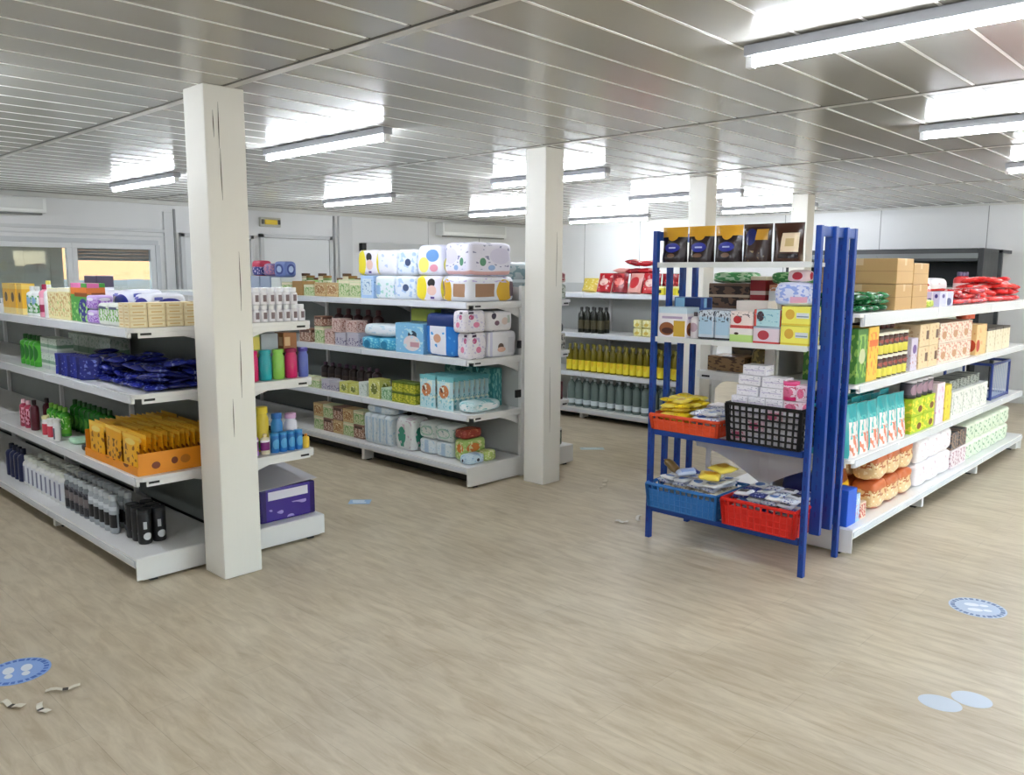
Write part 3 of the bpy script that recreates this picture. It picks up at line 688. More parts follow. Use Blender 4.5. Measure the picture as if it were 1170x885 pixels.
def crate(x, y, z, w, d, h, m, label, rz=0, rows=5, cols=12, solid=.0):
    """open plastic crate with lattice walls, w along y, d along x"""
    t = thing('crate', label, 'crate', (x, y, z), rz); bm = bmesh.new(); tp = .012
    def wall(p0, p1, q0, q1, nc):
        # vertical bars and horizontal bars between bottom edge p0-p1 and top edge q0-q1
        P0, P1, Q0, Q1 = map(Vector, (p0, p1, q0, q1))
        for i in range(nc+1):
            u = i/nc; tube(bm, P0.lerp(P1, u), Q0.lerp(Q1, u), .0062 if 0 < i < nc else .013, seg=6)
        for j in range(rows+1):
            v = j/rows; tube(bm, P0.lerp(Q0, v), P1.lerp(Q1, v), .0058 if j < rows else .011, seg=6)
        if solid:
            a, b2, c, e = P0, P1, P0.lerp(Q0, solid).lerp(P1.lerp(Q1, solid), 1), P0.lerp(Q0, solid)
            n_ = (P1-P0).cross(Q0-P0).normalized()*.002
            vs = [bm.verts.new(q+s_*n_) for s_ in (-1, 1) for q in (a, b2, c, e)]
            for f in ((3,2,1,0),(4,5,6,7),(0,1,5,4),(1,2,6,5),(2,3,7,6),(3,0,4,7)): bm.faces.new([vs[k] for k in f])
    hx, hy = d/2-.01, w/2-.01; b0 = .006
    c = [(-hx+tp,-hy+tp,b0),(hx-tp,-hy+tp,b0),(hx-tp,hy-tp,b0),(-hx+tp,hy-tp,b0)]; k = [(-hx,-hy,h-.009),(hx,-hy,h-.009),(hx,hy,h-.009),(-hx,hy,h-.009)]
    nd = max(5, int(cols*d/w))
    for i, n in ((0, nd), (1, cols), (2, nd), (3, cols)): wall(c[i], c[(i+1)%4], k[i], k[(i+1)%4], n)
    link('lattice', fin(bm, 'lattice', m, 40), t)
    bm = bmesh.new(); abox(bm, -hx+.014, hx-.014, -hy+.014, hy-.014, .0, .006); link('crate_floor', fin(bm, 'crate_floor', m), t)
    return t
ORG = mat((232,84,44), .4); RED = mat((222,38,28), .4); CBLUE = mat((46,118,190), .4)
crate(4.27, 2.50, .676, .47, .40, .10, ORG, 'orange red plastic crate of yellow packets, upper left in the blue rack', 0, 3, 10, .6)
crate(4.27, 2.005, .676, .45, .42, .225, BLACK, 'black lattice plastic crate full of small white boxes in the blue rack', 0, 6, 11)
crate(4.25, 2.49, .201, .49, .40, .155, CBLUE, 'blue plastic crate of sweets, lower left in the blue rack', 0, 4, 12, .75)
crate(4.25, 2.005, .201, .45, .40, .16, RED, 'red plastic crate of sweets, lower right in the blue rack', 0, 4, 11, .8)
# ================================================================== GOODS
c = mat
CREAM, YEL, AMB = c((238,222,180)), c((244,206,40)), c((226,160,30))
NAVY, LNAVY = c((28,36,120), .25), c((44,60,160), .22)
GREEN, DGREEN, LGREEN = c((70,170,50), .3), c((30,96,34), .3), c((160,214,120), .35)
MAG, TEAL, LIME, PURP = c((214,28,104), .3), c((36,168,178), .3), c((150,210,90), .3), c((96,110,190), .3)
PINK, LILAC, SKY, MID = c((236,130,170)), c((206,200,240)), c((130,196,232), .35), c((40,120,200), .3)
BROWN, TAN, DRED, REDM = c((96,60,36)), c((198,160,112)), c((130,24,34)), c((208,32,36), .35)
GRY, DGRY, LG = c((150,158,164), .35), c((72,76,82), .35), c((206,212,216), .35)
CARD = pmat((196,160,108), ('r',.5,.5,.6,.012,(168,132,84)), ('r',.5,.93,.06,.2,(214,190,150)))
# ---------------- left shelving, top shelf
zt = ZL[2]+.001
SOAP = pmat((236,216,168), ('r',.5,.5,.42,.36,(244,230,190)), ('r',.5,.5,.3,.1,(222,186,120)))
LAY = ('bottom', 'second', 'third', 'top')
for r in range(2):
    for k in range(4):
        for i in range(5):
            box('LE', 1.70+i*.0935, .012+r*.068, .091, .064, .0305, zt+k*.0312, SOAP,
                'cream soap box, %s from left in the %s layer, %s row of the block' % (ORD[i], LAY[k], ('front', 'rear')[r]), 'soap_box', 'soap box', 'cream soap boxes on the left shelving', bev=.002)
PK = pmat((232,234,246), ('e',.5,.62,.36,.24,(38,44,150)), ('s',9,.6,(150,160,220),0,.4), ('r',.2,.85,.12,.06,(90,100,190)))
for i, (a, wd, hh, ds) in enumerate(((4.52,.25,.165,'nearest the soap boxes'), (4.80,.27,.18,'in the middle'), (5.09,.27,.17,'farthest from the soap boxes'))):
    soft('L', a, .20, wd, .20, hh, zt, PK, 'white tissue pack with dark blue oval, left shelving, ' + ds, 'tissue_pack', 'tissue pack', 'tissue packs on the left top shelf', i, 6)
WG = pmat((236,240,232), ('s',6,.52,(120,190,80),.2,.8), ('r',.5,.8,.4,.06,(80,90,120)))
for i, a in enumerate((4.43, 4.57)):
    soft('L', a, .012, .13, .10, .115, zt, WG, 'white and green soap pack on the left top shelf, %s' % ('beside the cream block' if i == 0 else 'beside the lilac pack'), 'soap_pack', 'pack', 'green and white packs', i+3, 7)
LP = pmat((206,180,232), ('s',7,.5,(150,90,200),.1,.7), ('e',.5,.7,.3,.12,(240,236,250)))
for i in range(2):
    soft('L', 4.73, .012, .15, .10, .075, zt+i*.078, LP, 'lilac and white pack between green packs and green box, ' + ('lower one', 'upper one')[i], 'soap_pack', 'pack', 'lilac packs', i+6, 6)
GB = pmat((80,170,70), ('r',.5,.80,.5,.09,(232,130,50)), ('r',.35,.94,.32,.06,(232,120,180)), ('r',.65,.70,.4,.05,(150,80,30)), ('e',.75,.3,.3,.3,(40,40,140)), ('s',6,.55,(170,220,130),0,.5))
box('L', 4.95, .03, .25, .10, .215, zt, GB, 'green box with orange band and pink top on the left top shelf')
CB = pmat((244,232,176), ('s',8,.54,(216,178,110),.1,.85), ('s',5,.6,(190,214,130),.05,.6), ('r',.5,.93,.5,.05,(250,246,220)))
box('L', 5.175, .025, .185, .09, .185, zt, CB, 'pale yellow patterned box beside the green box on the left top shelf')
box('L', 5.365, .025, .185, .09, .18, zt, CB, 'pale yellow patterned box beside the white bottle on the left top shelf')
box('L', 5.30, .22, .20, .10, .255, zt, pmat((226,228,236), ('r',.5,.86,.5,.13,(64,56,84)), ('s',8,.55,(170,170,200),0,.6)), 'tall pale box with dark purple top behind the pale yellow boxes')
bottle('L', 5.50, .02, .03, .20, zt, c((240,240,240)), WHITE, 'tall white lotion bottle left of the pale yellow boxes')
bottle('L', 5.59, .02, .033, .20, zt, c((236,160,184), .3), c((170,40,80)), 'pink lotion bottle beside the tall white bottle', pmat((240,190,204), ('r',.5,.3,.5,.14,(170,50,90))))
GW = pmat((232,242,236), ('s',6,.5,(90,170,90),.1,.8), ('e',.5,.6,.3,.16,(150,190,220)))
bottle('L', 5.73, .02, .034, .185, zt, c((238,242,240)), WHITE, 'white bottle with green label, right of its twin near the yellow boxes', GW, (.1,.7))
bottle('L', 5.83, .02, .034, .185, zt, c((238,242,240)), WHITE, 'white bottle with green label, left of its twin beside the yellow boxes', GW, (.1,.7))
bottle('L', 5.78, .10, .034, .22, zt, c((120,190,90), .3), c((240,230,120)), 'pale green bottle standing behind the two white bottles')
YB = pmat((244,190,60), ('e',.55,.55,.22,.16,(90,60,20)), ('r',.5,.1,.5,.1,(250,226,150)), ('r',.5,.9,.5,.08,(250,214,110)))
box('L', 5.98, .02, .10, .08, .20, zt, YB, 'narrow orange yellow box beside the white bottles, left top shelf')
for i, a in enumerate((6.13, 6.27)): box('L', a, .02, .135, .08, .20, zt, YB, 'orange yellow box at the left edge of the top shelf, ' + ('right one', 'left one')[i])
# ---------------- left shelving, second shelf
z2 = ZL[1]+.001
NV = [pmat((30,38,128), ('s',5,.58,(96,112,200),.1,.9), rough=.2), pmat((24,30,104), ('e',.5,.5,.3,.2,(70,84,180)), rough=.22), pmat((38,50,150), ('s',7,.6,(150,160,220),.3,.7), rough=.2)]
heap('L', 4.20, 5.30, .08, .44, z2, 8, 3, 5, .128, .118, .03, NV, 'navy blue shiny packet in the heap on the second left shelf', 'packet', 'packet', 'navy blue packets', .3)
for i in range(9):
    loc, rz = at('L', 4.95+i*.05, .05, .04, z2+.002)
    one('packet', m_pouch(.12, .04, .125, NV[i % 3], i % 4), 'navy blue packet standing upright along the shelf front, %s from the heap' % ORD[i], 'packet', loc, rz+1.1, 'upright navy packets')
PG = pmat((214,226,214), ('r',.5,.5,.5,.10,(120,160,130)), ('s',9,.55,(176,200,180),.6,.95), ('r',.5,.15,.5,.1,(190,200,196)))
for i in range(4): box('L', 5.44+i*.185, .33, .18, .12, .20, z2, PG, '%s pale green box from the column, behind the navy packets' % ORD[i].capitalize(), 'carton', 'box', 'pale green boxes on second left shelf')
for i in range(2):
    for k in range(2): box('L', 5.55+i*.15, .06, .14, .10, .10, z2+k*.1015, PG, 'pale green box at shelf front left of navy heap, %s %s' % (('upper', 'lower')[1-k], ('right', 'left')[i]), 'carton', 'box', 'pale green boxes at front')
for i in range(4): bottle('L', 5.88+i*.09, .05, .038, .20, z2, GREEN, DGREEN, '%s green bottle left of the pale green boxes, second left shelf' % ORD[i].capitalize(), pmat((90,190,60), ('e',.5,.5,.3,.3,(40,120,40))), (.15,.7), 'bottle', 'bottle', 'green bottles on second left shelf')
# ---------------- left shelving, third shelf
z3 = ZL[0]+.001
GL = pmat((110,200,60), ('e',.5,.55,.32,.3,(60,150,40)), ('s',8,.6,(220,240,180),.3,.8))
GDK = c((36,120,34), .2)
for i in range(8): bottle('L', 5.22+i*.085, .22, .036, .20, z3, GDK, c((24,80,28)), '%s dark green bottle from the pouch carton, rear row' % ORD[i].capitalize(), pmat((46,140,40), ('e',.5,.4,.25,.2,(120,200,90))), (.1,.55), 'bottle', 'bottle', 'dark green bottles')
for i in range(4): bottle('L', 5.62+i*.085, .10, .037, .185, z3, GREEN, c((150,220,90)), '%s bright green bottle behind the white tubes, third left shelf' % ORD[i].capitalize(), GL, (.1,.72), 'bottle', 'bottle', 'bright green bottles', .8)
for i, (a, hh) in enumerate(((5.69,.135), (5.59,.13), (5.485,.14))):
    bottle('L', a, .012, .031, hh, z3, c((242,242,240)), c((240,240,236)) if i else c((236,230,170)), ('white tube with pink label, left of the trio', 'white tube with pink label, middle of the trio', 'plain white tube, right of the trio nearest the carton')[i], pmat((222,70,90), ('r',.5,.85,.5,.12,(250,240,240))) if i < 2 else pmat((236,238,236), ('r',.5,.4,.16,.3,(90,100,120))), (.1,.8), 'tube', 'tube', None, .7, .7)
for i, a in enumerate((6.10, 6.2)): bottle('L', a, .03, .038, .185, z3, c((190,60,90), .3), c((240,200,210)), 'pink shampoo bottle at the left edge, third shelf, ' + ('right one', 'left one')[i], pmat((236,170,190), ('s',6,.5,(150,30,60),.1,.9)), (.1,.8), 'bottle', 'bottle', None, .7)
for i in range(2): bottle('L', 5.98+i*.04, .03+.09*i, .038, .20, z3, c((90,24,40), .3), c((40,20,24)), 'dark wine red bottle beside the pink ones, ' + ('front', 'rear')[i], None, (.1,.5), 'bottle', 'bottle', None, .7)
soft('L', 5.33, .06, .12, .09, .035, z3, c((190,232,200), .3), 'pale green soap lying flat right of the white tubes', 'soap', 'soap')
soft('L', 5.06, .035, .09, .06, .04, z3, c((30,30,36), .35), 'small black bag lying left of the yellow pouch carton', 'bag', 'bag', None, 3, 3)
TR = pmat((240,150,24), ('e',.2,.4,.05,.16,(120,50,10)), ('e',.42,.5,.04,.16,(120,50,10)), ('e',.55,.5,.06,.2,(200,120,30)), rough=.45)
t = thing('display_carton', 'open orange display carton holding yellow pouches on the left shelving', 'carton', (1.885, 4.585, z3), 0)
bm = bmesh.new(); uv = None
abox(bm, -.225, .225, -.36, .36, 0, .004); abox(bm, -.225, .225, -.366, -.3605, 0, .115); abox(bm, -.225, .225, .3605, .366, 0, .15); abox(bm, -.2305, -.2255, -.366, .366, 0, .045); abox(bm, .2255, .2305, -.366, .366, 0, .115)
bm.normal_update(); boxuv(bm, .45, .72, .115); link('tray', fin(bm, 'tray', TR), t)
YP = [pmat((246,184,36), ('s',5,.57,(150,84,20),.08,.72), ('r',.5,.93,.5,.05,(250,206,80)), ('e',.5,.8,.3,.08,(250,220,120)), rough=.3), pmat((240,172,28), ('s',6,.55,(120,64,16),.1,.7), ('r',.5,.95,.5,.04,(252,214,96)), rough=.3)]
for r in range(3):
    for i in range(15):
        one('stand_up_pouch', m_pouch(.225, .027, R(.2,.215) if False else (.2,.208,.204)[(i+r) % 3], YP[(i*2+r) % 2], (i+r*3) % 5), 'yellow pouch standing in the orange display carton on the left shelving', 'pouch', (1.677+i*.0295, 4.345+r*.235, z3+.005), PI/2*-1+R(-.03,.03), 'yellow pouches in the orange carton', 0, R(-.04,.04))
# ---------------- left shelving, base shelf
z4 = BL+.001
BKL = pmat((24,24,26), ('e',.5,.26,.2,.12,(222,224,226)), ('r',.4,.62,.08,.12,(190,192,196)))
for i, (x, y) in enumerate(((1.745,4.40), (1.822,4.40), (1.745,4.478), (1.822,4.478), (1.745,4.556), (1.822,4.556))):
    can('LE', x, y-4.2-.036, .036, .19, z4, c((26,26,28), .3), c((40,42,46), .3), 'black deodorant can with white spots, %s of the six pack on the base shelf' % ('front left', 'front right', 'middle left', 'middle right', 'rear left', 'rear right')[i], BKL, (.04,.85), 'deodorant_can', 'deodorant can', 'black cans on the left base shelf')
GL1 = pmat((176,184,190), ('r',.5,.38,.5,.2,(30,30,34)), ('r',.5,.8,.5,.1,(210,216,220)))
GL2 = pmat((40,40,46), ('r',.5,.5,.5,.14,(120,112,112)), ('s',7,.62,(90,90,100),.1,.9))
for r in range(2):
    for i in range(5):
        bottle('L', 4.70+i*.078, .03+r*.08, .036, .22, z4, c((168,176,182), .3), c((196,202,206), .3), 'grey shower bottle, %s from the black cans, %s row' % (ORD[i], ('front', 'rear')[r]), GL1, (.08,.75), 'shower_bottle', 'bottle', 'grey bottles on the left base shelf', .7, .6)
    for i in range(5):
        bottle('L', 5.10+i*.078, .03+r*.08, .036, .215, z4, c((120,128,134), .3), c((190,198,202), .3), 'grey shower bottle with large black label, %s from the plain grey ones, %s row' % (ORD[i], ('front', 'rear')[r]), GL2, (.06,.72), 'shower_bottle', 'bottle', 'black label bottles on the left base shelf', .7, .6)
    for i in range(9):
        bottle('L', 5.52+i*.088, .03+r*.088, .04, .205, z4, c((232,234,232), .3), c((222,226,216), .35), 'white cleaning bottle, %s from the black label bottles, %s row' % (ORD[i], ('front', 'rear')[r]), pmat((224,228,234), ('r',.5,.45,.12,.3,(130,136,160))), (.1,.7), 'bottle', 'bottle', 'white bottles on the left base shelf', 1, .6)
for i in range(4): bottle('L', 6.34+i*.09, .03, .04, .23, z4, c((24,34,76), .3), c((20,30,60)), '%s navy blue bottle left of the white bottles, left base shelf' % ORD[i].capitalize(), None, (.1,.5), 'bottle', 'bottle', 'navy bottles')
# ---------------- left shelving, end shelves right of the column
WB = pmat((240,238,242), ('r',.5,.5,.16,.26,(120,100,104)))
for tier, n in ((0, 8), (1, 7)):
    for r in range(2):
        for i in range(n):
            bottle('LE', 2.312+i*.0485, .012+r*.05, .0225, .096, zt-.0+tier*.098, c((242,240,244), .35), c((246,246,248), .35), 'small white bottle, %s from the column, %s tier, %s row' % (ORD[i], ('lower', 'upper')[tier], ('front', 'rear')[r]), WB, (.1,.68), 'small_bottle', 'bottle', 'small white bottles on the top end shelf', 1, .6, .25)
for x, m_, cp, nm, wd in ((2.33,MAG,MAG,'magenta shampoo bottle nearest the column, second end shelf',.036), (2.413,TEAL,TEAL,'teal shampoo bottle on the second end shelf',.039), (2.497,LIME,LIME,'lime green shampoo bottle on the second end shelf',.037), (2.581,MAG,c((160,16,80)),'magenta shampoo bottle between lime and purple ones',.038), (2.66,PURP,c((80,70,170)),'blue purple shampoo bottle at the outer end of the second end shelf',.032)):
    bottle('LE', x, .02, wd, .175, z2, m_, cp, nm, None, (.1,.6), 'shampoo_bottle', 'bottle', None, .7, .75, .12)
for x, w_, m_, nm in ((2.305,.06,c((214,130,70)),'orange'), (2.385,.085,pmat((190,206,110), ('r',.5,.8,.5,.14,(230,214,90))),'yellow green'), (2.49,.11,c((176,186,196)),'grey blue'), (2.625,.09,pmat((170,110,60), ('r',.5,.5,.5,.05,(90,50,30)), ('r',.3,.8,.2,.1,(226,190,140))),'brown')):
    box('LE', x, .12, w_, .1, .26, z2, m_, nm + ' box behind the row of shampoo bottles, second end shelf')
zz = z3
BLB = pmat((44,120,190), ('e',.5,.5,.3,.3,(90,170,220)))
for x, y, r, h_, m_, cp, nm in ((2.318,.02,.03,.135,c((176,120,206)),c((240,236,244)),'purple bottle with white cap nearest the column, third end shelf'), (2.39,.02,.028,.12,c((240,228,196)),c((236,210,150)),'cream bottle beside the purple one, third end shelf'), (2.655,.015,.022,.085,c((236,196,60)),c((220,140,40)),'small yellow bottle at the outer end of the third end shelf')):
    bottle('LE', x, y, r, h_, zz, m_, cp, nm, pmat((250,240,246), ('r',.5,.4,.5,.3,(130,40,120))) if 'purple' in nm else None, (.2,.7), 'bottle', 'bottle', None, .7)
for i in range(4): can('LE', 2.452+i*.0525, .014, .0255, .115, zz, MID, c((60,150,210)), '%s blue jar from the cream bottle, front of the third end shelf' % ORD[i].capitalize(), BLB, (.2,.8), 'jar', 'jar', 'blue jars')
for x, r, h_, m_, cp, nm in ((2.33,.036,.25,c((60,140,206)),c((30,90,170)),'tall blue bottle nearest the column, rear of the third end shelf'), (2.425,.042,.265,c((232,204,56)),c((240,214,60)),'tall yellow bottle rear of the third end shelf'), (2.52,.036,.215,c((52,140,210)),c((40,110,190)),'blue bottle right of the tall yellow one'), (2.615,.04,.205,c((236,232,240)),c((230,180,214)),'white bottle at the rear of the third end shelf')):
    bottle('LE', x, .10, r, h_, zz, m_, cp, nm, pmat((90,180,200), ('r',.5,.5,.5,.4,(110,190,70))) if 'yellow' in nm else None, (.05,.25), 'bottle', 'bottle', None, .75, .7)
PP = pmat((64,40,140), ('r',.5,.78,.36,.13,(226,222,236)), ('s',3,.58,(170,150,220),.05,.5), ('r',.05,.5,.05,.5,(44,26,100)), ('r',.95,.5,.05,.5,(44,26,100)), rough=.2)
t = thing('shrink_pack', 'purple shrink wrapped multipack with grey lid on the base end shelf', 'multipack', (2.53, 4.43, z4), 0)
link('carton', m_box(.37, .38, .20, PP, .01), t)
bm = bmesh.new(); vs = []
for k, zz_ in enumerate((.2005, .203)):
    for x, y, dz in ((-.195,-.2,0), (.195,-.2,.015), (.195,.2,.05), (-.195,.2,.03)): vs.append(bm.verts.new((x, y, zz_+dz)))
for f in ((3,2,1,0),(4,5,6,7),(0,1,5,4),(1,2,6,5),(2,3,7,6),(3,0,4,7)): bm.faces.new([vs[k] for k in f])
link('lid', fin(bm, 'lid', c((186,184,190), .3)), t)
# ================================================================== MIDDLE SHELVING
zm = [BM_+.001]+[z+.001 for z in ZM]
W_ = (236,238,246)
DF = pmat(W_, ('r',.34,.45,.20,.25,(170,130,100)), ('e',.76,.42,.17,.46,(228,182,40)), ('r',.94,.5,.06,.3,(110,80,90)), ('s',7,.62,(200,190,230),.75,1))
DD = pmat((236,232,244), ('e',.26,.5,.22,.5,(244,226,50)), ('e',.66,.72,.15,.17,(34,30,30)), ('e',.68,.42,.18,.2,(236,200,190)), ('r',.7,.12,.08,.05,(90,70,150)))
DC = pmat((226,236,250), ('s',4,.55,(180,206,240),.1,.95), ('e',.6,.5,.14,.14,(60,80,120)), ('r',.5,.94,.5,.05,(240,244,250)))
DBp = pmat((230,238,244), ('s',5,.56,(170,220,210),.05,.7), ('r',.2,.4,.14,.2,(150,190,230)))
DE = pmat((232,234,248), ('e',.3,.35,.2,.25,(244,236,120)), ('e',.65,.65,.25,.2,(110,160,220)), ('e',.7,.25,.16,.12,(236,160,180)))
DU = pmat((234,232,248), ('e',.30,.42,.07,.12,(90,150,120)), ('s',8,.64,(150,150,186),.2,.95), ('r',.5,.07,.5,.07,(226,180,180)), ('e',.7,.6,.24,.24,(222,218,240)), ('e',.5,.25,.08,.08,(150,180,226)))
LBX = pmat((176,208,244), ('r',.5,.5,.36,.36,(214,230,244)), ('s',8,.6,(120,160,200),.2,.8))
S = lambda a, ins, w, d, h, z, m, label, sd=0, **k: soft('M', a, ins, w, d, h, z, m, label, 'diaper_pack', 'diaper pack', None, sd, 8, .012, **k)
SE = lambda a, ins, w, d, h, z, m, label, sd=0, **k: soft('ME', a, ins, w, d, h, z, m, label, 'diaper_pack', 'diaper pack', None, sd, 8, .012, **k)
z = zm[3]
SE(4.375, .01, .50, .31, .19, z, DF, 'white diaper pack with amber oval and brown picture at the end of top shelf', 1)
S(4.815, .01, .29, .26, .19, z, DD, 'diaper pack with yellow oval and dark round spot, lower layer', 2)
S(5.10, .01, .26, .26, .19, z, DC, 'pale blue and white diaper pack, lower layer, left of the yellow oval one', 3)
S(5.36, .01, .24, .26, .185, z, DBp, 'white diaper pack with pale green print, lower layer of the top shelf', 4)
box('M', 5.585, .015, .17, .2, .185, z, LBX, 'light blue box below the upper yellow oval pack', 'diaper_box', 'box')
SE(4.375, .02, .46, .29, .245, z+.192, DU, 'tall white diaper pack with green spot on top of the end stack', 5)
S(4.80, .015, .29, .25, .23, z+.192, DE, 'diaper pack with yellow and blue ovals, upper layer, beside the tallest one', 6)
S(5.08, .02, .25, .25, .20, z+.192, DC, 'plain pale diaper pack, upper layer, right of the plain twin', 7)
S(5.335, .02, .24, .25, .20, z+.19, pmat((236,238,248), ('s',4,.62,(196,210,240),.1,.9)), 'plain pale diaper pack, upper layer, beside the upper yellow oval pack', 8)
S(5.59, .015, .25, .24, .205, z+.189, DD, 'diaper pack with yellow oval and dark spot, upper layer at the left end', 9)
soft('ME', 4.97, .27, .40, .3, .30, z, pmat((176,190,196), ('s',6,.55,(120,150,160),.1,.9), ('r',.5,.5,.5,.04,(226,236,240))), 'grey blue pack on the far side of the top shelf beside the column', 'diaper_pack', 'diaper pack', None, 11, 7)
TNB = pmat((206,176,124), ('r',.5,.5,.4,.3,(176,128,80)), ('s',7,.58,(232,216,170),.1,.9))
GNB = pmat((206,214,170), ('s',7,.55,(120,170,90),.1,.85), ('r',.5,.86,.5,.08,(236,230,200)))
k = 0
for a, wd, m_, hh, nm in ((5.76,.15,GNB,.13,'cream and green'), (5.925,.15,GNB,.15,'pale green printed'), (6.10,.17,TNB,.12,'tan and brown'), (6.285,.17,TNB,.12,'tan and brown'), (6.47,.15,GNB,.10,'green and cream'), (6.65,.17,c((176,136,80)),.13,'plain amber'), (6.84,.16,GNB,.12,'mottled green'), (7.02,.17,c((226,232,228)),.16,'plain white'), (7.22,.18,c((150,164,186)),.17,'slate blue'), (7.42,.18,c((160,172,190)),.17,'bluish grey')):
    box('M', a, .02, wd, .14, hh, z, m_, nm+' baby food box, %s left of the light blue box, top shelf' % ORD[k], 'carton', 'box', 'boxes on the middle top shelf'); k += 1
BRL = c((110,74,34), .4)
for i, a in enumerate((6.03,6.12,6.21,6.30,6.52,6.60,6.68,6.80,6.88)):
    can('M', a, .22, .04, .16+.02*(i % 3), z, (LGREEN, c((120,150,80)), c((214,206,170)))[i % 3], (BRL, c((150,110,50)), c((90,60,30)))[i % 3], '%s jar from the diaper packs, standing behind the small boxes, brown lid' % ORD[i].capitalize(), GNB, (.15,.75), 'jar', 'jar', 'baby food jars behind the boxes')
soft('M', 7.42, .04, .19, .13, .15, z+.172, pmat((50,60,130), ('r',.5,.8,.5,.2,(190,50,80)), ('s',5,.55,(200,190,220),.1,.6)), 'red and navy pack on a bluish grey box near the window wall', 'soft_pack', 'pack', None, 2)
soft('M', 7.20, .04, .19, .13, .12, z+.172, pmat((130,110,160), ('s',5,.5,(190,130,150),.1,.9)), 'mauve pack on the slate blue box near the window wall', 'soft_pack', 'pack', None, 3)
soft('M', 6.99, .04, .21, .13, .15, z+.162, pmat((110,130,190), ('e',.5,.5,.34,.34,(50,70,140)), ('e',.5,.5,.2,.2,(170,190,220))), 'blue pack with dark ring on the plain white box', 'soft_pack', 'pack', None, 4)
# second shelf
z = zm[2]
PKP = pmat((238,234,240), ('e',.32,.70,.12,.11,(200,90,140)), ('e',.55,.36,.14,.12,(230,140,176)), ('s',6,.6,(206,200,226),.1,.9), ('r',.3,.9,.12,.06,(60,40,70)))
PKD = pmat((232,230,232), ('e',.28,.78,.09,.17,(50,36,60)), ('e',.4,.42,.09,.12,(110,80,100)), ('e',.7,.5,.12,.18,(220,200,190)), ('r',.85,.6,.05,.2,(190,200,190)))
PKE = pmat((230,230,234), ('e',.45,.4,.1,.14,(110,90,80)), ('e',.47,.3,.14,.1,(222,180,160)), ('r',.1,.5,.05,.5,(206,206,226)), ('r',.8,.45,.1,.3,(214,214,220)))
SE(4.20, -.01, .18, .13, .195, z, PKP, 'white diaper pack with pink spots, lower layer at end of second shelf', 12)
SE(4.46, -.01, .31, .13, .195, z, PKE, 'white diaper pack with small brown figure, lower layer at shelf end', 13)
SE(4.17, -.015, .22, .13, .165, z+.197, PKP, 'white diaper pack with pink spots, upper layer at end of second shelf', 14)
SE(4.43, -.01, .28, .13, .150, z+.197, PKD, 'white diaper pack with black figure, upper layer at shelf end', 15)
BBP = pmat((44,130,214), ('r',.42,.38,.26,.36,(236,236,244)), ('e',.4,.42,.12,.1,(222,170,140)), ('r',.5,.86,.5,.16,(26,50,110)), ('s',6,.64,(90,170,230),0,.6))  # navy band across the top paints in shade on the pack
S(4.675, .015, .36, .3, .33, z, BBP, 'large blue diaper pack with white panel on the second shelf', 16)
LBP = pmat((134,196,232), ('e',.62,.62,.16,.14,(50,70,90)), ('e',.6,.34,.3,.26,(232,220,220)), ('s',6,.6,(190,226,240),.1,.9), ('r',.7,.3,.16,.08,(200,150,160)))
box('M', 5.04, .01, .34, .25, .235, z, LBP, 'light blue box with pale picture left of the blue pack', 'diaper_box', 'box')
TLP = pmat((70,168,206), ('s',5,.55,(140,214,226),.1,.9), ('e',.4,.4,.2,.3,(30,120,160)))
for i, a in enumerate((5.345, 5.575)): soft('M', a, .01, .215, .2, .105, z, TLP, 'teal blue wipes pack under the white one, %s' % ('right one', 'left one')[i], 'wipes_pack', 'wipes pack', 'teal wipes packs', i, 5)
soft('M', 5.46, .01, .44, .2, .105, z+.107, pmat((232,240,246), ('s',5,.6,(190,220,236),.1,.9)), 'white rounded wipes pack lying on two teal packs', 'wipes_pack', 'wipes pack', None, 5, 3.5)
box('M', 5.2, .29, .3, .12, .335, z, pmat((60,110,150), ('r',.5,.85,.5,.15,(190,200,80))), 'tall box with yellow green top behind the light blue box')
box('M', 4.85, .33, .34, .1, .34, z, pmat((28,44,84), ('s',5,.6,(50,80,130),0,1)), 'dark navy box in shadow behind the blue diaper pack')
BNB = pmat((150,110,90), ('s',6,.52,(214,190,170),.1,.9), ('r',.5,.8,.4,.1,(90,60,50)))
PKB = pmat((214,186,176), ('s',6,.55,(160,110,100),.1,.9))
GYB = pmat((190,186,196), ('s',7,.55,(90,80,120),.1,.6))
for i, (a, wd, m_, hh, nm) in enumerate(((5.81,.16,GYB,.12,'grey'), (5.99,.16,GYB,.11,'violet grey'), (6.16,.14,PKB,.13,'pinkish'), (6.32,.14,GNB,.15,'olive green'), (6.55,.18,BNB,.12,'brown'))):
    box('M', a, .02, wd, .13, hh, z, m_, nm+' carton at the front, left of the wipes packs, second middle shelf')
for i, (a, wd, m_, hh, nm) in enumerate(((5.83,.15,PKB,.10,'pinkish'), (6.05,.13,PKB,.12,'dusky rose'), (6.33,.12,BNB,.09,'dark brown'))):
    box('M', a, .02, wd, .12, hh, z+(.122,.112,.152)[i], m_, nm+' carton stacked on another, left of the wipes packs')
for i, a in enumerate((5.85,6.0,6.15,6.3,6.45)): bottle('M', a, .28, .05, .30, z, c((60,30,30), .3), c((100,60,60)), '%s dark bottle in shadow behind the cartons, second middle shelf' % ORD[i].capitalize(), PKB, (.1,.5), 'bottle', 'bottle', 'dark bottles behind cartons')
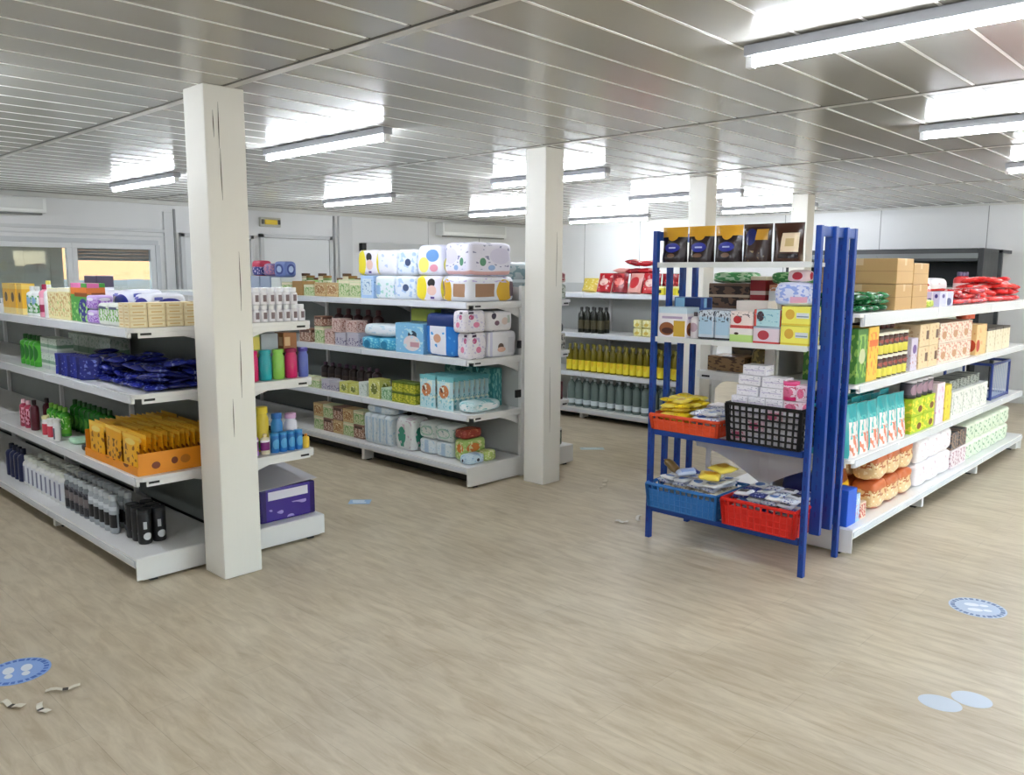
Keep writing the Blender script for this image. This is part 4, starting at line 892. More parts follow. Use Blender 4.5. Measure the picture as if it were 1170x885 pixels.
# third shelf: teal pouches with orange picture, spines to the aisle end
z = zm[1]
TP1 = pmat((196,228,232), ('e',.5,.55,.3,.2,(206,130,80)), ('e',.4,.62,.12,.1,(120,70,40)), ('s',6,.58,(120,196,206),.05,.45), ('r',.5,.93,.5,.07,(120,196,200)), ('s',7,.6,(236,240,220),.2,.9))
for r in range(2):
    for i in range(8): one('stand_up_pouch', m_pouch(.19, .05, .255, TP1, (i+r) % 4), 'pale teal cereal pouch, %s row, %s from the shelf front' % (('end', 'inner')[r], ORD[i]), 'pouch', (4.16+i*.054, 4.655+r*.205, z), -PI/2, 'pale teal cereal pouches')
soft('ME', 4.33, .02, .34, .17, .085, z, pmat((206,230,232), ('e',.5,.5,.35,.3,(236,244,244)), ('s',5,.6,(110,190,196),0,1)), 'clear teal wipes pack lying at the end of the third shelf', 'wipes_pack', 'wipes pack', None, 3, 4)
TLB = pmat((70,150,150), ('s',5,.55,(140,206,200),0,1))
for i in range(3): box('M', 4.60+i*.2, .43, .18, .09, .30, z, TLB, 'teal box behind the pale pouches, %s from the shelf end' % ORD[i], 'carton', 'box', 'teal boxes')
OLV = pmat((150,160,40), ('s',5,.5,(206,200,70),.1,.9), ('r',.5,.9,.5,.08,(90,110,40)))
YGB = pmat((206,206,110), ('e',.5,.5,.3,.3,(120,130,50)), ('s',6,.6,(236,236,190),.1,.9))
for i in range(2):
    for t_ in range(2): box('M', 5.06+i*.15, .02, .14, .12, .085, z+t_*.087, OLV, 'olive yellow pack left of the pale pouches, %s %s' % (('lower', 'upper')[t_], ('right', 'left')[i]), 'carton', 'box', 'olive packs')
box('M', 5.36, .02, .13, .12, .10, z, pmat((196,220,190), ('s',6,.5,(120,170,120),.1,.9)), 'pale green small box left of the olive packs')
box('M', 5.52, .02, .15, .12, .16, z, YGB, 'yellow green box with round print, third middle shelf')
box('M', 5.68, .02, .11, .12, .12, z, pmat((216,224,220), ('s',6,.6,(150,170,160),.1,.9)), 'white small box left of the yellow green one')
for i, (a, m_, nm) in enumerate(((5.82,YGB,'yellow'), (5.96,YGB,'yellow'), (6.10,GYB,'grey'), (6.24,GYB,'grey'), (6.40,GNB,'green'), (6.54,GNB,'green'))):
    box('M', a, .02, .125, .12, .085+.01*(i % 2), z, m_, '%s low box, %s from the white small box, third middle shelf' % (nm, ORD[i]), 'carton', 'box', 'low boxes on third middle shelf')
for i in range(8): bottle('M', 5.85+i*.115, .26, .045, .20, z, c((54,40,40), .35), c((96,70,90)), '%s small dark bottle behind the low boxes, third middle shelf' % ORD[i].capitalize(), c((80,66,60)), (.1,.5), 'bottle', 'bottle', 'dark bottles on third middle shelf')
# base shelf
z = zm[0]
WPB = pmat((226,236,240), ('r',.5,.5,.12,.4,(180,206,226)), ('s',6,.6,(190,214,230),.1,.9))
for i in range(4): one('diaper_pack', m_soft(.22, .085, .255, WPB, 7, i), 'tall white and blue pack standing on edge, %s from the feet joint' % ORD[i], 'pack', (4.22, 5.60-i*.09, z), PI, 'white packs on edge')
soft('M', 5.47, .02, .36, .2, .07, z+.257, WPB, 'white pack lying on top of the packs standing on edge', 'diaper_pack', 'pack', None, 3, 5)
soft('M', 5.13, .01, .22, .2, .27, z, pmat((228,232,230), ('e',.42,.46,.22,.26,(56,146,120)), ('r',.44,.28,.1,.16,(56,146,120)), ('s',6,.62,(206,190,200),.1,.95)), 'white pack with teal leaf print on the base shelf', 'diaper_pack', 'pack', None, 6, 6)
WGP = pmat((228,236,232), ('e',.5,.5,.4,.32,(180,214,196)), ('e',.5,.5,.34,.22,(236,240,236)), ('s',7,.62,(150,190,190),.1,.9))
for i, a in enumerate((4.70, 4.90)):
    for t_ in range(2): soft('M', a, .06, .19, .2, .125, z+t_*.127, WGP if t_ else WPB, 'white and pale green wipes pack, %s %s of four right of the leaf pack' % (('lower', 'upper')[t_], ('right', 'left')[i]), 'wipes_pack', 'wipes pack', 'wipes packs on the middle base shelf', i+t_, 6)
GOP = pmat((170,200,110), ('e',.4,.6,.3,.2,(220,130,60)), ('s',5,.56,(226,226,170),.1,.9), ('r',.5,.05,.5,.06,(200,220,160)))
soft('ME', 4.30, .12, .24, .12, .17, z, GOP, 'green and orange food pack near the end of the base shelf', 'food_pack', 'pack', None, 4, 6)
soft('ME', 4.28, .12, .2, .12, .075, z+.172, pmat((150,56,40), ('s',5,.6,(200,120,90),0,1)), 'red brown pack lying on the green and orange pack', 'food_pack', 'pack', None, 5, 5)
soft('ME', 4.21, .015, .18, .10, .075, z, pmat((206,228,240), ('e',.6,.4,.08,.16,(40,50,70)), ('s',5,.6,(150,190,220),0,1)), 'pale blue wipes pack at the front corner of the base shelf', 'wipes_pack', 'wipes pack', None, 6, 5)
soft('ME', 4.37, .02, .12, .09, .08, z, pmat((196,216,120), ('s',5,.55,(236,240,190),0,1)), 'lime green small pack beside the pale blue wipes, base shelf', 'food_pack', 'pack', None, 7, 5)
for t_ in range(2):
    for i in range(5): box('M', 5.78+i*.155, .04, .145, .13, .12, z+t_*.122, (BNB, GNB, TNB)[(i+t_) % 3], 'small patterned carton, %s tier, %s left of the feet joint, base shelf' % (('lower', 'upper')[t_], ORD[i]), 'carton', 'box', 'cartons on the far base shelf')
# far side of the middle shelving, right of the column
soft('ME', 5.135, .02, .24, .2, .13, zm[3], pmat((190,196,186), ('s',6,.52,(110,120,100),.1,.9)), 'grey green jar pack right of the middle column, top shelf', 'jar_pack', 'pack', None, 1, 8)
soft('ME', 5.135, .02, .24, .2, .09, zm[3]+.132, pmat((200,180,176), ('r',.5,.6,.5,.35,(130,34,50)), ('s',6,.6,(240,220,220),.1,.95)), 'maroon topped pack lying on the grey green jar pack', 'jar_pack', 'pack', None, 2, 6)
box('ME', 5.13, .02, .22, .2, .14, zm[2], pmat((196,194,184), ('s',7,.5,(90,90,84),.1,.9)), 'grey printed carton right of the column, second shelf')
soft('ME', 5.13, .02, .22, .2, .09, zm[2]+.142, c((30,32,32), .35), 'black soft pack lying on the grey printed carton', 'soft_pack', 'pack', None, 3)
box('ME', 5.15, .03, .16, .16, .15, zm[1], pmat((96,22,36), ('s',6,.6,(60,14,24),0,1)), 'dark wine red carton right of the column, third shelf')
for i in range(3): can('ME', 5.05+i*.08, .03, .037, .14, zm[0], pmat((120,130,110), ('s',5,.5,(40,50,40),0,1)), c((214,214,206)), '%s mottled jar from the column on the base shelf right of it' % ORD[i].capitalize(), None, (.2,.8), 'jar', 'jar', 'mottled jars')

# ================================================================== FAR SHELVING
zf = [BF+.001]+[q+.001 for q in ZF]
OIL = clearmat((128,116,30), .2, .1, 'oil'); OLAB = pmat((240,222,60), ('e',.5,.5,.2,.26,(232,200,40)))
WAT = clearmat((176,196,192), .55, .06, 'water'); WLAB = pmat((226,236,240), ('r',.5,.5,.5,.1,(150,190,210)))
for r in range(2):
    for i in range(18):
        bottle('F', 4.37+i*.0865, .02+r*.09, .038, .30, zf[1], OIL, c((150,140,40)), 'oil bottle with yellow label, %s from the rack side, %s row' % (ORD[i], ('front', 'rear')[r]), OLAB, (.05,.42), 'oil_bottle', 'bottle', 'oil bottles on the far shelving', 1, .36, .1, .34)
    for i in range(14):
        bottle('F', 4.37+i*.111, .02+r*.11, .046, .33, zf[0], WAT, c((214,224,226)), 'clear water bottle, %s from the rack side, %s row' % (ORD[i], ('front', 'rear')[r]), WLAB, (.10,.26), 'water_bottle', 'bottle', 'water bottles on the far base shelf', 1, .3, .08, .3)
for r in range(2):
    for i in range(4): bottle('F', 5.42+i*.09, .03+r*.09, .04, .28, zf[2], c((34,36,28), .2), c((26,26,20)), 'dark bottle, %s from the yellow packs, %s row, second far shelf' % (ORD[i], ('front', 'rear')[r]), c((70,64,40)), (.15,.5), 'bottle', 'bottle', 'dark bottles on the far shelving', 1, .35, .1, .3)
PYB = pmat((226,220,150), ('s',5,.55,(240,238,206),.1,.9), ('e',.5,.4,.25,.2,(206,180,80)))
for t_ in range(2):
    for i in range(3): soft('F', 4.70+i*.115, .04, .105, .1, .085, zf[2]+t_*.086, PYB, 'pale yellow small pack on the second far shelf, %s tier, %s from the rack' % (('lower', 'upper')[t_], ORD[i]), 'small_pack', 'pack', 'pale yellow packs', i, 6)
for i in range(3): box('F', 4.42+i*.12, .03, .11, .12, .085, zf[3], pmat((226,214,60), ('r',.5,.4,.2,.2,(40,40,20)), ('r',.5,.9,.5,.1,(240,236,170))), 'yellow carton on the far top shelf, %s from the rack' % ORD[i], 'carton', 'box', 'yellow cartons on the far top shelf')
SN = [pmat((186,30,40), ('e',.5,.5,.3,.2,(240,200,190)), ('s',4,.58,(220,150,150),.1,.9), rough=.25), pmat((140,24,36), ('e',.5,.55,.3,.2,(226,120,110)), ('s',5,.6,(200,60,60),0,1), rough=.25), pmat((226,160,150), ('e',.5,.5,.35,.3,(200,40,50)), rough=.28)]
def standbags(face, spots, mats, label, group, w=.19, h=.21, d=.09, name='snack_bag'):
    for i, (a, ins, zz, tilt, rz2, k) in enumerate(spots):
        loc, rz = at(face, a, ins, d, zz+d*.5*abs(math.sin(tilt)))
        one(name, m_pouch(w, d, h, mats[k % len(mats)], i % 5), label, 'snack bag', loc, rz+rz2, group, tilt, 0)
standbags('F', [(4.80,.03,zf[3],-.2,.1,0),(5.0,.03,zf[3],-.25,-.2,2),(5.2,.04,zf[3],-.2,.2,1),(5.4,.03,zf[3],-.3,0,0),(4.9,.22,zf[3],-.1,.1,1),(5.11,.22,zf[3],-.1,-.1,0),(5.32,.22,zf[3],-.1,.1,1),(4.69,.22,zf[3],-.1,.1,1)], SN, 'red snack bag standing in the pile on the far top shelf', 'red snack bags standing on the far top shelf')
heap('F', 4.85, 5.35, .12, .38, zf[3]+.205, 3, 1, 2, .20, .17, .06, SN, 'red snack bag lying on top of the pile on the far top shelf', 'snack_bag', 'snack bag', 'red snack bags lying on the pile', .35, .03)
one('snack_bag', m_pouch(.2, .1, .15, pmat((232,206,90), ('s',5,.58,(250,236,160),.1,.9), rough=.25), 3), 'yellow snack bag at the left end of the red pile, far shelving', 'snack bag', at('F', 5.60, .03, .1, zf[3]+.016)[0], -PI/2, None, -.3, 0)

# ================================================================== BLUE RACK
CF = pmat((38,24,22), ('r',.5,.86,.5,.14,(226,168,50)), ('e',.5,.74,.2,.13,(226,168,50)), ('e',.5,.42,.3,.13,(40,48,150)), ('e',.5,.2,.16,.06,(110,80,60)), ('r',.5,.42,.14,.02,(170,180,230)), rough=.25)
CF2 = pmat((50,32,26), ('e',.32,.66,.2,.22,(34,40,96)), ('r',.7,.72,.2,.14,(190,140,50)), ('s',5,.6,(100,80,50),0,.3), ('r',.5,.96,.5,.04,(70,50,40)), rough=.25)
CF3 = pmat((62,36,26), ('r',.62,.5,.28,.24,(226,204,170)), ('r',.62,.5,.14,.1,(196,170,120)), ('r',.6,.16,.3,.06,(30,20,20)), rough=.25)
for i, (a, m_, nm) in enumerate(((2.635,CF,'leftmost gold topped dark coffee pouch on the blue rack'), (2.462,CF,'middle gold topped dark coffee pouch on the blue rack'), (2.29,CF,'rightmost gold topped dark coffee pouch on the blue rack'), (2.12,CF2,'brown coffee pouch with navy oval beside the gold topped ones'), (1.945,CF3,'brown coffee pouch with cream label at the right end of the rack'))):
    loc, rz = at('K', a, .0, .10, 1.661); one('coffee_pouch', m_pouch(.168, .10, .205, m_, i), nm, 'coffee pouch', loc, rz, 'coffee pouches on the blue rack')
z = 1.2315
box('K', 2.61, .0, .19, .14, .175, z, pmat((240,236,240), ('e',.32,.28,.27,.22,(150,90,50)), ('e',.34,.22,.2,.1,(80,40,30)), ('r',.76,.3,.2,.26,(216,176,60)), ('r',.5,.9,.5,.1,(206,226,236)), ('r',.5,.66,.36,.04,(190,170,200))), 'white biscuit box with chocolate picture on the blue rack', 'biscuit_box', 'biscuit box')
box('K', 2.60, .16, .20, .10, .23, z, pmat((60,90,150), ('r',.6,.86,.3,.12,(20,40,90)), ('r',.2,.86,.16,.12,(140,190,220))), 'taller blue box behind the white biscuit box on the rack')
bottle('K', 2.478, .015, .027, .15, z, c((236,228,226)), c((90,80,84)), 'white milk bottle with dark cap beside the biscuit box', pmat((240,232,230), ('e',.5,.5,.3,.2,(200,170,180))), (.1,.7))
GBP = pmat((206,216,226), ('r',.5,.48,.42,.30,(176,206,226)), ('s',9,.56,(70,74,90),.62,.98), ('r',.5,.04,.5,.04,(60,60,64)))
for i, a in enumerate((2.395, 2.29)): box('K', a, .01, .098, .12, .165, z, GBP, 'pale blue grey milk carton with speckled top, %s of two on the rack' % ('left', 'right')[i], 'milk_carton', 'milk carton', 'milk cartons on the rack', bev=.012)
WR = pmat((238,222,216), ('e',.32,.45,.18,.26,(190,44,50)), ('s',7,.6,(120,110,110),.6,.95), ('r',.5,.04,.5,.05,(226,90,90)))
WGR = pmat((236,232,226), ('r',.5,.24,.5,.24,(190,222,130)), ('e',.3,.55,.1,.08,(60,40,30)), ('r',.5,.96,.5,.05,(214,60,60)))
PB = pmat((176,214,220), ('e',.25,.6,.14,.3,(70,50,60)), ('r',.05,.5,.05,.5,(226,90,80)), ('s',8,.63,(110,170,190),.1,.8))
PR = pmat((224,208,216), ('e',.4,.5,.22,.28,(180,60,70)), ('r',.5,.06,.5,.06,(206,60,60)), ('r',.5,.95,.5,.05,(170,190,206)))
YL = pmat((240,232,100), ('e',.3,.6,.16,.26,(216,170,60)), ('r',.74,.55,.22,.14,(214,220,226)), ('r',.74,.5,.2,.03,(110,130,150)), ('r',.5,.08,.5,.04,(226,200,60)))
for a, wd, h_, lo, hi, nl, nh in ((2.168,.135,.083,WGR,WR,'white and lime tea box, lower of the first stacked pair','white and red tea box, upper of the first stacked pair'), (2.022,.148,.09,PR,PB,'pinkish white tea box, lower of the second stacked pair','pale blue tea box with red edge, upper of the second pair'), (1.863,.155,.1,YL,YL,'yellow tea box, lower of the pair at the right end','yellow tea box, upper of the pair at the right end')):
    box('K', a, -.005, wd, .13, h_, z, lo, nl, 'tea_box', 'tea box'); box('K', a, -.002, wd, .128, h_, z+h_+.001, hi, nh, 'tea_box', 'tea box')
box('K', 2.19, .15, .19, .11, .22, z, pmat((226,216,206), ('s',6,.55,(190,60,60),.1,.7)), 'white and red carton behind the tea boxes on the rack')
soft('K', 1.90, .02, .21, .12, .125, z+.203, pmat((216,220,244), ('s',6,.53,(150,170,230),.15,.9), ('r',.7,.25,.25,.14,(226,170,200)), ('r',.2,.1,.2,.1,(190,200,236))), 'lilac white bag lying across the yellow tea boxes', 'bag', 'bag', None, 4, 4, .02)
soft('K', 1.885, .04, .12, .08, .06, z+.33, pmat((238,214,218), ('e',.5,.5,.24,.34,(190,40,60))), 'small red and white packet on the lilac white bag', 'packet', 'packet', None, 5, 4)
# crate contents
CY = [pmat((250,220,40), ('s',4,.6,(190,140,20),.1,.9), rough=.3), pmat((250,226,90), ('e',.5,.5,.25,.3,(230,180,30)), rough=.3)]
CW = [pmat((228,232,244), ('s',5,.56,(70,90,170),.1,.9), rough=.3), pmat((240,240,240), ('e',.5,.5,.3,.3,(90,130,200)), rough=.3), pmat((232,220,196), ('s',5,.6,(120,90,60),.1,.9), rough=.3)]
def crate_fill(y0, y1, z, n, m, layers, mats, label, group, w=.098, l=.092, t=.028, name='sweet_packet'):
    k = 0
    for ly in range(layers):
        for i in range(n):
            for j in range(m):
                x = 4.10+(j+.5+.25*(ly % 2))/(m+.25)*.31; y = y0+(i+.5+.3*(ly % 2))/(n+.3)*(y1-y0)
                one(name, m_pillow(w, l, t, mats[(k*3+ly) % len(mats)], k % 5), label, 'packet', (x, y, z+ly*t*.98+R(0,.003)), R(-.3,.3), group, R(-.14,.14), R(-.14,.14)); k += 1
crate_fill(2.50, 2.70, .70, 2, 3, 6, CY, 'yellow packet in the left half of the orange red crate', 'yellow packets in the orange red crate')
crate_fill(2.29, 2.49, .70, 2, 3, 4, CW[:2], 'white and blue packet in the right half of the orange red crate', 'white packets in the orange red crate')
crate_fill(2.28, 2.70, .26, 4, 3, 5, CW, 'white and blue sweet packet heaped in the blue crate', 'sweet packets in the blue crate')
for i, (x, y, rz) in enumerate(((4.16,2.36,.4), (4.22,2.31,-.3))): one('sweet_packet', m_pillow(.15, .12, .04, CY[1], i+2), 'yellow packet on top of the blue crate, %s of two' % ('left', 'right')[i], 'packet', (x, y, .418+.042*i), rz, None, .08, -.06)
one('sweet_packet', m_pillow(.15, .13, .04, pmat((206,220,244), ('r',.5,.5,.4,.3,(150,180,230)), ('r',.5,.08,.5,.1,(30,60,150)), rough=.3), 3), 'pale blue packet with navy edge on top of the blue crate', 'packet', (4.15, 2.50, .418), .7, None, -.15, .1)
one('sweet_packet', m_pillow(.11, .11, .05, c((120,96,50), .3), 1), 'brown packet standing up at the left of the blue crate', 'packet', (4.17, 2.64, .43), .3, None, .7, .2)
NVW = [CW[0], CW[1], pmat((50,60,140), ('s',5,.58,(200,206,236),.1,.9), rough=.3), pmat((240,240,244), ('r',.5,.5,.3,.3,(60,60,70)), rough=.3)]
crate_fill(1.82, 2.20, .26, 4, 3, 5, NVW, 'white and navy sweet packet heaped in the red crate', 'sweet packets in the red crate')
WBX = pmat((236,234,240), ('r',.5,.5,.42,.06,(206,200,220)), ('s',8,.64,(170,170,190),.1,.9))
PBX = pmat((240,214,226), ('e',.4,.5,.3,.3,(226,110,150)), ('s',7,.6,(200,90,120),.1,.9))
zc = .684; n = 0
for lay in range(4):
    for i in range(4):
        wd = .098; h_ = .062
        box('K', 2.165-i*.102, .005+.0*lay, wd, .15, h_, zc+lay*.063, (WBX, PBX)[(i*2+lay*3) % 5 == 0], 'small medicine box in the black crate, %s layer, %s from the left' % (('bottom','second','third','top')[lay], ORD[i]), 'small_box', 'box', 'small boxes filling the black crate')
for i, (a, ins, zz, nm) in enumerate(((2.13,.03,4,'left, on the filling'), (2.12,.03,5,'left, second tier'), (2.10,.035,6,'left, top of the tower'), (1.985,.02,4,'right, on the filling'), (1.98,.025,5,'right, top'))):
    box('K', a, ins, .135, .10, .055, zc+zz*.0632+(zz-4)*-.006, WBX, 'white box in the tower above the black crate, %s' % nm, 'small_box', 'box', 'white boxes heaped above the black crate', .06)
can('K', 1.885, -.0, .042, .10, zc+.254, c((226,50,120), .3), c((236,90,150), .3), 'pink tub on top of the small boxes in the black crate', PBX, (.2,.8), 'tub', 'tub')
box('K', 1.815, .01, .06, .10, .085, zc+.254, PBX, 'pink and white box at the right end above the black crate', 'small_box', 'box')

# ================================================================== END OF THE RIGHT SHELVING, seen through the rack
zr = [BR_+.001]+[q+.001 for q in ZR]
BRS = pmat((120,90,66), ('s',5,.5,(60,44,34),.1,.9), ('r',.5,.5,.5,.05,(200,180,150)))
G = lambda a, ins, w, d, h, z, m, label, **k: box('G', a, ins, w, d, h, z, m, label, **k)
G(2.575, .04, .28, .2, .155, zr[3], BRS, 'brown striped carton on the shelf top behind the rack')
G(2.375, .03, .10, .16, .20, zr[3], pmat((150,26,30), ('r',.5,.5,.5,.06,(226,200,190)), ('r',.5,.94,.5,.06,(236,226,200))), 'dark red box standing behind the rack, above the tea boxes')
G(2.19, .03, .22, .16, .15, zr[3], pmat((226,160,120), ('s',6,.5,(236,220,210),.1,.9), ('r',.5,.1,.5,.1,(160,110,90))), 'orange and white carton behind the rack, right of the dark red box')
soft('G', 2.58, .05, .27, .2, .07, zr[3]+.157, pmat((80,160,90), ('s',4,.5,(190,220,180),0,1)), 'green packet lying on the brown striped carton', 'packet', 'packet', None, 1, 4)
soft('G', 2.19, .05, .24, .14, .075, zr[3]+.152, pmat((50,130,60), ('s',4,.55,(150,200,140),0,1)), 'green packet lying on the orange and white carton', 'packet', 'packet', None, 2, 4)
G(2.575, .04, .26, .2, .095, zr[2], pmat((150,116,76), ('s',5,.55,(90,64,40),0,1)), 'tan low carton on the second shelf behind the rack')
soft('G', 2.49, .27, .38, .14, .24, zr[2], pmat((84,70,44), ('s',4,.52,(40,34,26),0,1)), 'dark olive sack at the rear of the second shelf behind the rack', 'sack', 'sack', None, 3, 5)
soft('G', 2.36, .05, .12, .18, .16, zr[2], pmat((96,84,44), ('s',4,.52,(150,130,70),0,1)), 'olive brown bag beside the tan low carton', 'bag', 'bag', None, 4, 4)
G(2.60, .04, .22, .16, .2, zr[1], pmat((226,216,216), ('r',.5,.8,.5,.1,(170,50,60)), ('s',6,.58,(110,120,150),.1,.7)), 'white and dark red box behind the orange red crate')
G(2.37, .04, .18, .16, .18, zr[1], pmat((200,206,196), ('s',6,.55,(120,140,130),.1,.9)), 'grey green box on the third shelf behind the black crate')
soft('G', 2.045, .05, .28, .15, .25, zr[0], c((30,40,110), .3), 'dark navy sack on the base shelf behind the red crate', 'sack', 'sack', None, 7, 3)

# ================================================================== RIGHT SHELVING
Rb = lambda a, ins, w, d, h, z, m, label, **k: box('R', a, ins, w, d, h, z, m, label, **k)
z = zr[3]
GBG = [pmat((30,120,66), ('s',4,.56,(120,200,150),.1,.9), rough=.25), pmat((20,92,50), ('e',.5,.5,.25,.25,(200,230,210)), rough=.25)]
heap('R', 4.64, 5.16, .02, .36, z, 4, 3, 3, .14, .11, .035, GBG, 'green shiny bag in the heap on the right top shelf', 'bag', 'bag', 'green bags on the right top shelf', .3)
for i, (a, zz, h_, d_, nm) in enumerate(((5.345,0,.155,.46,'lower left of the four stacked'), (5.345,.157,.155,.46,'upper left of the four stacked'), (5.65,0,.15,.44,'lower right of the four stacked'), (5.645,.152,.135,.40,'upper right of the four stacked'))):
    Rb(a, .02, .29, d_, h_, z+zz, CARD, 'brown cardboard box on the right top shelf, '+nm, name='cardboard_box', cat='cardboard box')
soft('R', 5.9, .02, .15, .1, .05, z, pmat((200,214,90), ('s',5,.55,(120,160,60),0,1)), 'yellow green packet right of the cardboard boxes', 'packet', 'packet', None, 1, 4)
Rb(6.2, .015, .30, .1, .10, z, pmat((206,206,236), ('e',.25,.7,.1,.14,(70,60,140)), ('e',.66,.3,.2,.26,(80,90,140)), ('r',.5,.5,.04,.5,(236,240,250))), 'lilac white carton with blue marks in front of the red packets')
RS = [pmat((206,40,44), ('s',4,.54,(240,170,170),.1,.9), rough=.25), pmat((226,60,56), ('e',.5,.5,.3,.3,(250,220,220)), rough=.25), pmat((176,34,60), ('s',5,.5,(236,200,206),.1,.9), rough=.25)]
standbags('R', [(5.92,.26,z,.0,.1,2),(6.08,.28,z,.0,-.1,0),(6.22,.27,z,.05,.2,2)], RS, 'red snack bag standing against the cardboard boxes', 'red snack bags by the cardboard boxes', .135, .22, .07)
heap('R', 5.86, 6.16, .12, .24, z, 2, 1, 4, .15, .13, .04, RS, 'red packet in the slope beside the cardboard boxes', 'packet', 'packet', 'red packets beside cardboard', .3)
heap('R', 6.42, 7.28, .02, .22, z, 6, 2, 3, .15, .12, .036, RS, 'red and white packet in the low middle heap, right top shelf', 'packet', 'packet', 'red packets in the low heap', .25)
heap('R', 7.40, 8.30, .02, .30, z, 6, 3, 4, .15, .12, .04, [RS[1], mat((214,34,36), .28)], 'bright red packet in the farthest heap, right top shelf', 'packet', 'packet', 'bright red packets', .3, .012)
for i, a in enumerate((6.62, 7.02)): soft('R', a, .29, .38, .16, .19, z, pmat((236,238,242), ('s',4,.64,(214,200,206),0,1)), 'white soft pack behind the red packets, %s' % ('nearer the cardboard', 'nearer the far end')[i], 'soft_pack', 'pack', None, i, 5)
for i in range(3): bottle('R', 7.9+i*.1, .36, .045, .24, z, c((226,60,60), .3), c((90,80,110)), '%s red bottle at the rear of the farthest heap' % ORD[i].capitalize(), c((236,200,200)), (.3,.6), 'bottle', 'bottle', 'red bottles')
z = zr[2]
GX = pmat((70,130,50), ('s',5,.52,(150,190,90),.1,.9), ('e',.5,.5,.3,.14,(206,210,170)))
OX = pmat((236,196,76), ('s',5,.56,(232,140,60),.1,.9), ('r',.5,.7,.4,.06,(226,110,50)))
for r in range(2):
    Rb(4.715, .015+r*.16, .15, .15, .31, z, GX, 'green cereal box at the rack end of the second right shelf, %s' % ('front', 'rear')[r], name='cereal_box', cat='cereal box')
    Rb(4.88, .015+r*.16, .16, .15, .315, z, OX, 'orange yellow cereal box beside the green one, %s' % ('front', 'rear')[r], name='cereal_box', cat='cereal box')
JAR = pmat((70,40,26), ('r',.5,.26,.5,.24,(222,214,90)), ('e',.5,.7,.26,.1,(150,60,50)))
for t_ in range(2):
    for r in range(2):
        for i in range(6): can('R', 5.03+i*.086, .015+r*.088, .041, .135, z+t_*.1365, c((62,36,24), .25), c((226,222,206)), 'brown spread jar, %s tier, %s from the cereal boxes, %s row' % (('lower', 'upper')[t_], ORD[i], ('front', 'rear')[r]), JAR, (.05,.82), 'jar', 'jar', 'brown spread jars')
for i in range(6): soft('R', 5.02+i*.088, .10, .08, .12, .05, z+.275, pmat((90,30,36), ('s',5,.5,(40,30,30),0,1)), 'dark wine packet lying on the jars, %s from the cereal boxes' % ORD[i], 'packet', 'packet', 'dark packets on the jars', i, 3)
Rb(5.605, .015, .12, .12, .21, z, pmat((214,206,226), ('e',.5,.66,.3,.14,(110,80,150)), ('s',6,.6,(190,120,110),.1,.5)), 'purple and white box between jars and beige cartons')
BGE = pmat((232,208,168), ('s',5,.6,(206,170,130),.1,.9), ('r',.8,.5,.14,.2,(110,80,60)))
BGP = pmat((236,220,206), ('s',6,.55,(216,160,140),.1,.95), ('e',.4,.4,.2,.2,(200,150,110)))
for t_ in range(2):
    for i in range(2): Rb(5.79+i*.2, .015, .19, .2, .145, z+t_*.1465, BGE, 'beige carton on the second right shelf, %s tier, %s' % (('lower', 'upper')[t_], ('nearer the jars', 'farther from the jars')[i]), name='carton', cat='box')
    for i in range(3): Rb(6.24+i*.26, .015, .25, .2, .14, z+t_*.1415, BGP, 'pinkish beige carton, %s tier, %s from the beige cartons' % (('lower', 'upper')[t_], ORD[i]), name='carton', cat='box')
for i in range(2): can('R', 6.88+i*.11, .03, .05, .1, z+.284, c((206,90,60)), c((240,230,220)), '%s orange red tub on the pinkish cartons' % ORD[i].capitalize(), None, (.2,.8), 'tub', 'tub')
Rb(7.17, .015, .28, .2, .235, z, pmat((236,200,140), ('s',4,.6,(226,170,110),0,1), ('e',.2,.3,.18,.2,(196,70,40))), 'orange tan carton on the second right shelf, before the cream ones')
for i in range(3): Rb(7.46+i*.24, .015, .23, .2, .19, z, pmat((232,222,196), ('s',5,.6,(206,190,160),.1,.9), ('r',.5,.95,.5,.05,(80,70,60))), 'cream carton, %s after the orange tan carton' % ORD[i], name='carton', cat='box')
z = zr[1]
TPC = pmat((236,226,224), ('r',.5,.84,.5,.17,(40,160,168)), ('s',5,.5,(226,130,100),.04,.42), ('s',6,.55,(90,190,190),.35,.75), ('r',.05,.5,.05,.5,(60,170,176)), rough=.32)
for r in range(4):
    for i in range(6): one('stand_up_pouch', m_pouch(.155, .085, .31-.006*((i+r) % 3), TPC, (i+r) % 5), 'teal topped washing powder pouch, %s from the rack, %s row' % (ORD[i], ('front','second','third','rear')[r]), 'pouch', (4.715+i*.158, 1.78+r*.095, z), 0, 'teal topped pouches')
GYP = pmat((180,206,40), ('s',4,.52,(240,226,70),.1,.9), ('e',.7,.35,.18,.2,(120,70,30)))
for t_ in range(2):
    for i in range(2): Rb(5.76+i*.24, .015, .23, .2, .115, z+t_*.1165, GYP, 'lime and yellow pack after the teal pouches, %s tier, %s' % (('lower', 'upper')[t_], ('nearer', 'farther')[i]), name='carton', cat='box')
for i in range(4): can('R', 5.71+i*.115, .02, .05, .12, z+.234, c((60,60,64), .3), c((206,204,214)), '%s dark grey tin on the lime and yellow packs' % ORD[i].capitalize(), pmat((90,84,100), ('e',.5,.5,.3,.4,(150,120,140))), (.2,.8), 'tin', 'tin', 'dark grey tins')
Rb(6.24, .015, .17, .16, .29, z, pmat((240,222,232), ('s',5,.6,(226,170,200),.1,.9)), 'pink and white box right of the lime and yellow packs')
Rb(6.42, .015, .14, .16, .26, z, pmat((232,214,70), ('s',4,.6,(200,170,40),0,1)), 'narrow yellow box right of the pink and white box')
